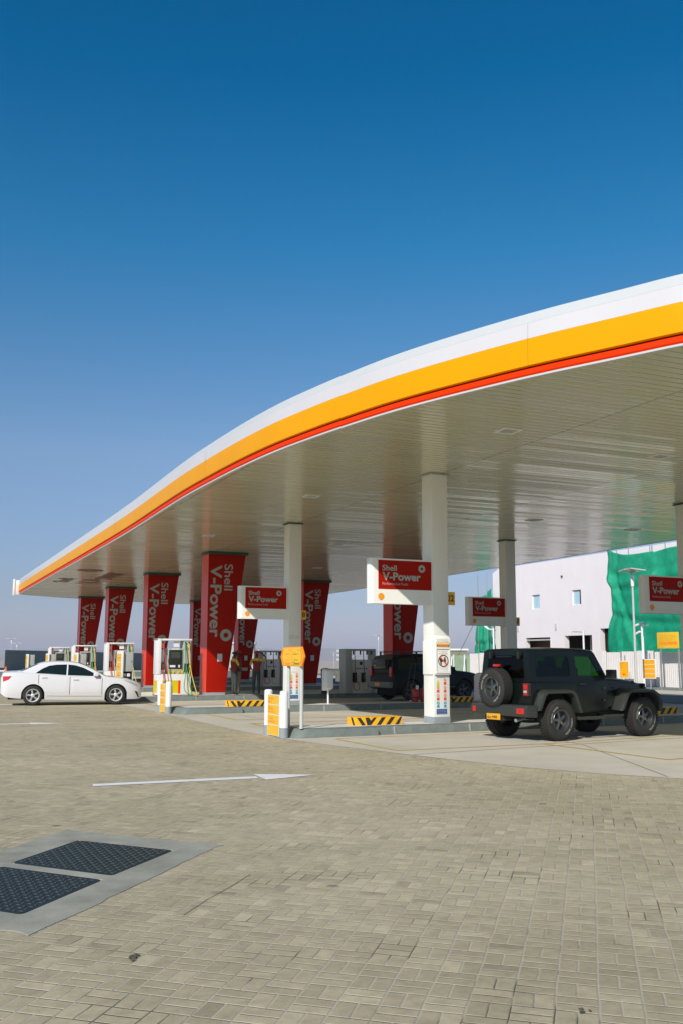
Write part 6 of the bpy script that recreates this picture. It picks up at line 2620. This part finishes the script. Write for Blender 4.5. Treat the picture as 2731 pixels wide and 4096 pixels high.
t = thing("camera_pole", "white pole with three security cameras in front of the green netting", "camera pole", (36.6, 43.72, 0.0))
mb = MB()
mb.cyl((0, 0, 0), (0, 0, 3.6), 0.075, seg=14)
mb.lathe([(0.18, 0), (0.17, 0.04), (0.09, 0.15)], seg=14)
mb.build("pole", 'white', t, smooth=50)
for (dy, dz, ang) in ((0.30, -0.06, 8), (-0.42, -0.06, -6), (0.38, -0.48, 25)):
    mb = MB()
    s_ = 1 if dy > 0 else -1
    mb.cyl((0, 0, 3.55 + dz), (0, dy * .6, 3.55 + dz), 0.03, seg=8)
    mb.cyl((-0.05, dy * .4, 3.56 + dz), (-0.12, dy * 1.35, 3.50 + dz - abs(ang) * .004), 0.062, seg=12)
    mb.build("security_camera", 'white', t, smooth=50)
t = thing("street_light", "short white light pole in front of the building's right doorway", "street lamp", (38.3, 51.2, 0.0))
mb = MB()
mb.cyl((0, 0, 0), (0, 0, 3.35), 0.06, seg=12)
mb.build("pole", 'white', t, smooth=50)
mb = MB()
mb.cyl((0, 0, 3.25), (-0.1, 0.55, 3.28), 0.03, seg=8)
mb.box(-0.2, 0.0, 0.45, 0.85, 3.25, 3.31)
mb.build("lamp_arm", 'pumpgrey', t)
t = thing("street_light", "short white light pole at the building's far left corner", "street lamp", (38.3, 61.6, 0.0))
mb = MB()
mb.cyl((0, 0, 0), (0, 0, 3.75), 0.06, seg=12)
mb.build("pole", 'white', t, smooth=50)
mb = MB()
mb.cyl((0, 0, 3.65), (-0.05, 0.7, 3.72), 0.05, seg=8)
mb.cyl((-0.05, 0.6, 3.72), (-0.05, 1.1, 3.95), 0.08, seg=10)
mb.build("lamp_arm", 'white', t)

# ------------------------------------------------------------------ background beyond the station
a_, b_ = Vector((9.5, 112)), Vector((38, 172))
t = thing("dark_hoarding", "long dark green-grey hoarding behind the far islands", "fence", (0, 0, 0))
mb = MB()
n = 260
d_ = (b_ - a_)
nn = Vector((-d_.y, d_.x)).normalized()
lo, hi = [], []
for i in range(n + 1):
    p = a_ + d_ * i / n + nn * (0.05 if i % 2 else -0.05)
    lo.append(mb.bm.verts.new((p.x, p.y, -1.5)))
    hi.append(mb.bm.verts.new((p.x, p.y, 2.45)))
for i in range(n):
    mb.bm.faces.new((lo[i], lo[i + 1], hi[i + 1], hi[i]))
mb.build("corrugated_sheet", 'hoard', t)
t = thing("traffic_cone", "orange and white cone standing by the dark hoarding, above the saloon's boot", "traffic cone", (7.2, 83, -0.02), 0)
mb = MB()
mb.lathe([(0.22, 0.0), (0.05, 0.95), (0, 0.97)], seg=16)
mb.build("cone_body", 'cone', t)
mb = MB()
mb.lathe([(0.16, 0.30), (0.10, 0.62)], seg=16)
mb.build("white_band", 'white', t)


def far_car(u, dist, cname, label):
    x, y = cam_az(u, dist)
    t = thing("parked_car", label, "car", (x, y, gz(x, y)), random.uniform(-.15, .15) - yaw, "distant parked cars on the sandy lot")
    mb = MB()
    mb.prism([(-2.2, .3), (-2.2, .85), (-1.5, .95), (1.3, .92), (2.1, .75), (2.15, .3)], [], -.85, .85, 'xz')
    mb.build("body", cname, t, bevel=0.08)
    mb = MB()
    mb.box(-1.6, 1.2, -.8, .8, .9, 1.45, top=(-1.1, .5, -.62, .62))
    mb.build("cabin", 'glassdark', t, bevel=0.05)
    for xx in (-1.35, 1.35):
        mb = MB()
        mb.cyl((xx, -.88, .32), (xx, .88, .32), .32, seg=14)
        mb.build("wheel", 'rubber', t)


wc = ['carwhite', 'pumpgrey', 'suvblack', 'carwhite', 'alloy', 'carwhite', 'pumpgrey', 'carwhite', 'carwhite']
wl = ["distant white car at the left of the row right of the shaded pylon", "distant grey car second from the left of the far row", "distant black car under the far sign pole", "distant white car under the far sign pole",
      "distant silver car right of the far sign pole", "distant white car just left of the shaded pump", "distant grey car hidden partly by the shaded pump", "distant white car seen left of the attendant holding his head", "distant white car at the far left beyond the hoarding"]
for q, (u, dist) in enumerate(((757, 380), (772, 400), (787, 385), (800, 410), (815, 395), (829, 400), (842, 405), (604, 380), (5, 240))):
    far_car(u, dist, wc[q], wl[q])
x, y = cam_az(781, 330)
t = thing("sign_pole", "distant pole with stacked signs above the white service box", "sign", (x, y, gz(x, y)))
mb = MB()
mb.cyl((0, 0, 0), (0, 0, 8.5), 0.12, seg=10)
mb.build("pole", 'postgrey', t)
mb = MB()
for zz in (4.2, 5.6, 7.0):
    mb.box(-1.1, -0.2, -.05, .05, zz, zz + .8)
mb.build("sign_panel", 'pale', t)
x, y = cam_az(790, 340)
t = thing("excavator", "distant excavator with raised arm above the white service box", "excavator", (x, y, gz(x, y)), -yaw)
mb = MB()
mb.box(-2.5, 2.5, -1.2, 1.2, 0.0, 0.9)
mb.build("track", 'rubber', t, bevel=.1)
mb = MB()
mb.box(-2.2, 1.6, -1.2, 1.2, 1.0, 2.6, top=(-1.8, 1.0, -1, 1))
mb.build("body", mat("dull_grey_machine", (0.22, 0.23, 0.22), 0.6), t, bevel=.1)
mb = MB()
mb.tube([(1.0, 0, 2.0), (2.6, 0, 5.2), (4.2, 0, 6.2)], 0.3, 8)
mb.build("arm", mat("dull_grey_arm", (0.25, 0.26, 0.25), 0.6), t)
# low beige building and site cabins
for (u, dist, w_, h_, mname, lab) in ((1046, 150, 3.0, 3.1, 'olive', "small beige roof seen over the green fence"), (553, 150, 4.2, 4.0, 'pumpgrey', "pale grey site cabin glimpsed between the two nearest-row pylons")):
    x, y = cam_az(u, dist)
    t = thing("site_cabin", lab, "cabin", (x, y, gz(x, y)), -yaw)
    mb = MB()
    mb.box(-w_ / 2, w_ / 2, -1.5, 1.5, 0, h_)
    mb.build("cabin_wall", mname, t)
    mb = MB()
    mb.box(-w_ / 2 - .2, w_ / 2 + .2, -1.7, 1.7, h_, h_ + .25)
    mb.build("roof", 'colwhite', t, bevel=0.03)
    mb = MB()
    mb.box(-w_ * .25, w_ * .1, -1.53, -1.5, 1.2, 2.2)
    mb.build("window", 'glassdark', t)
t = thing("low_wall", "long low grey wall behind the pumps, beyond the forecourt", "wall", (0, 0, 0))
mb = MB()
mb.box(-5, 34, 89.0, 89.3, -0.05, 0.45)
mb.build("wall_body", 'kerb', t)
mb = MB()
mb.box(-5, 34, 88.97, 89.33, 0.45, 0.52)
mb.build("wall_coping", 'kerbtop', t)

# pump 3 back kerb block and hoses lying, small debris
t = thing("concrete_block", "low pale concrete block left of the white pump's foot", "block", isl(3, 8.35, 0.9), R(2.6))
mb = MB()
mb.box(-0.45, 0.42, 0, 0.3, 0.004, 0.13)
mb.build("block_body", 'kerbtop', t, bevel=0.01)

# ------------------------------------------------------------------ haze
mb = MB()
mb.box(-6500, 6500, -6500, 6500, -8, 62)
hz_ = mb.build("haze", [], None)
hm = bpy.data.materials.new("pale_haze")
hm.use_nodes = True
ht_ = hm.node_tree
ht_.nodes.clear()
ho = ht_.nodes.new("ShaderNodeOutputMaterial")
hv = ht_.nodes.new("ShaderNodeVolumePrincipled")
hv.inputs["Color"].default_value = (0.86, 0.88, 0.95, 1)
hv.inputs["Density"].default_value = 0.00016
ht_.links.new(hv.outputs[0], ho.inputs["Volume"])
hz_.data.materials.append(hm)
hz_['kind'] = 'stuff'
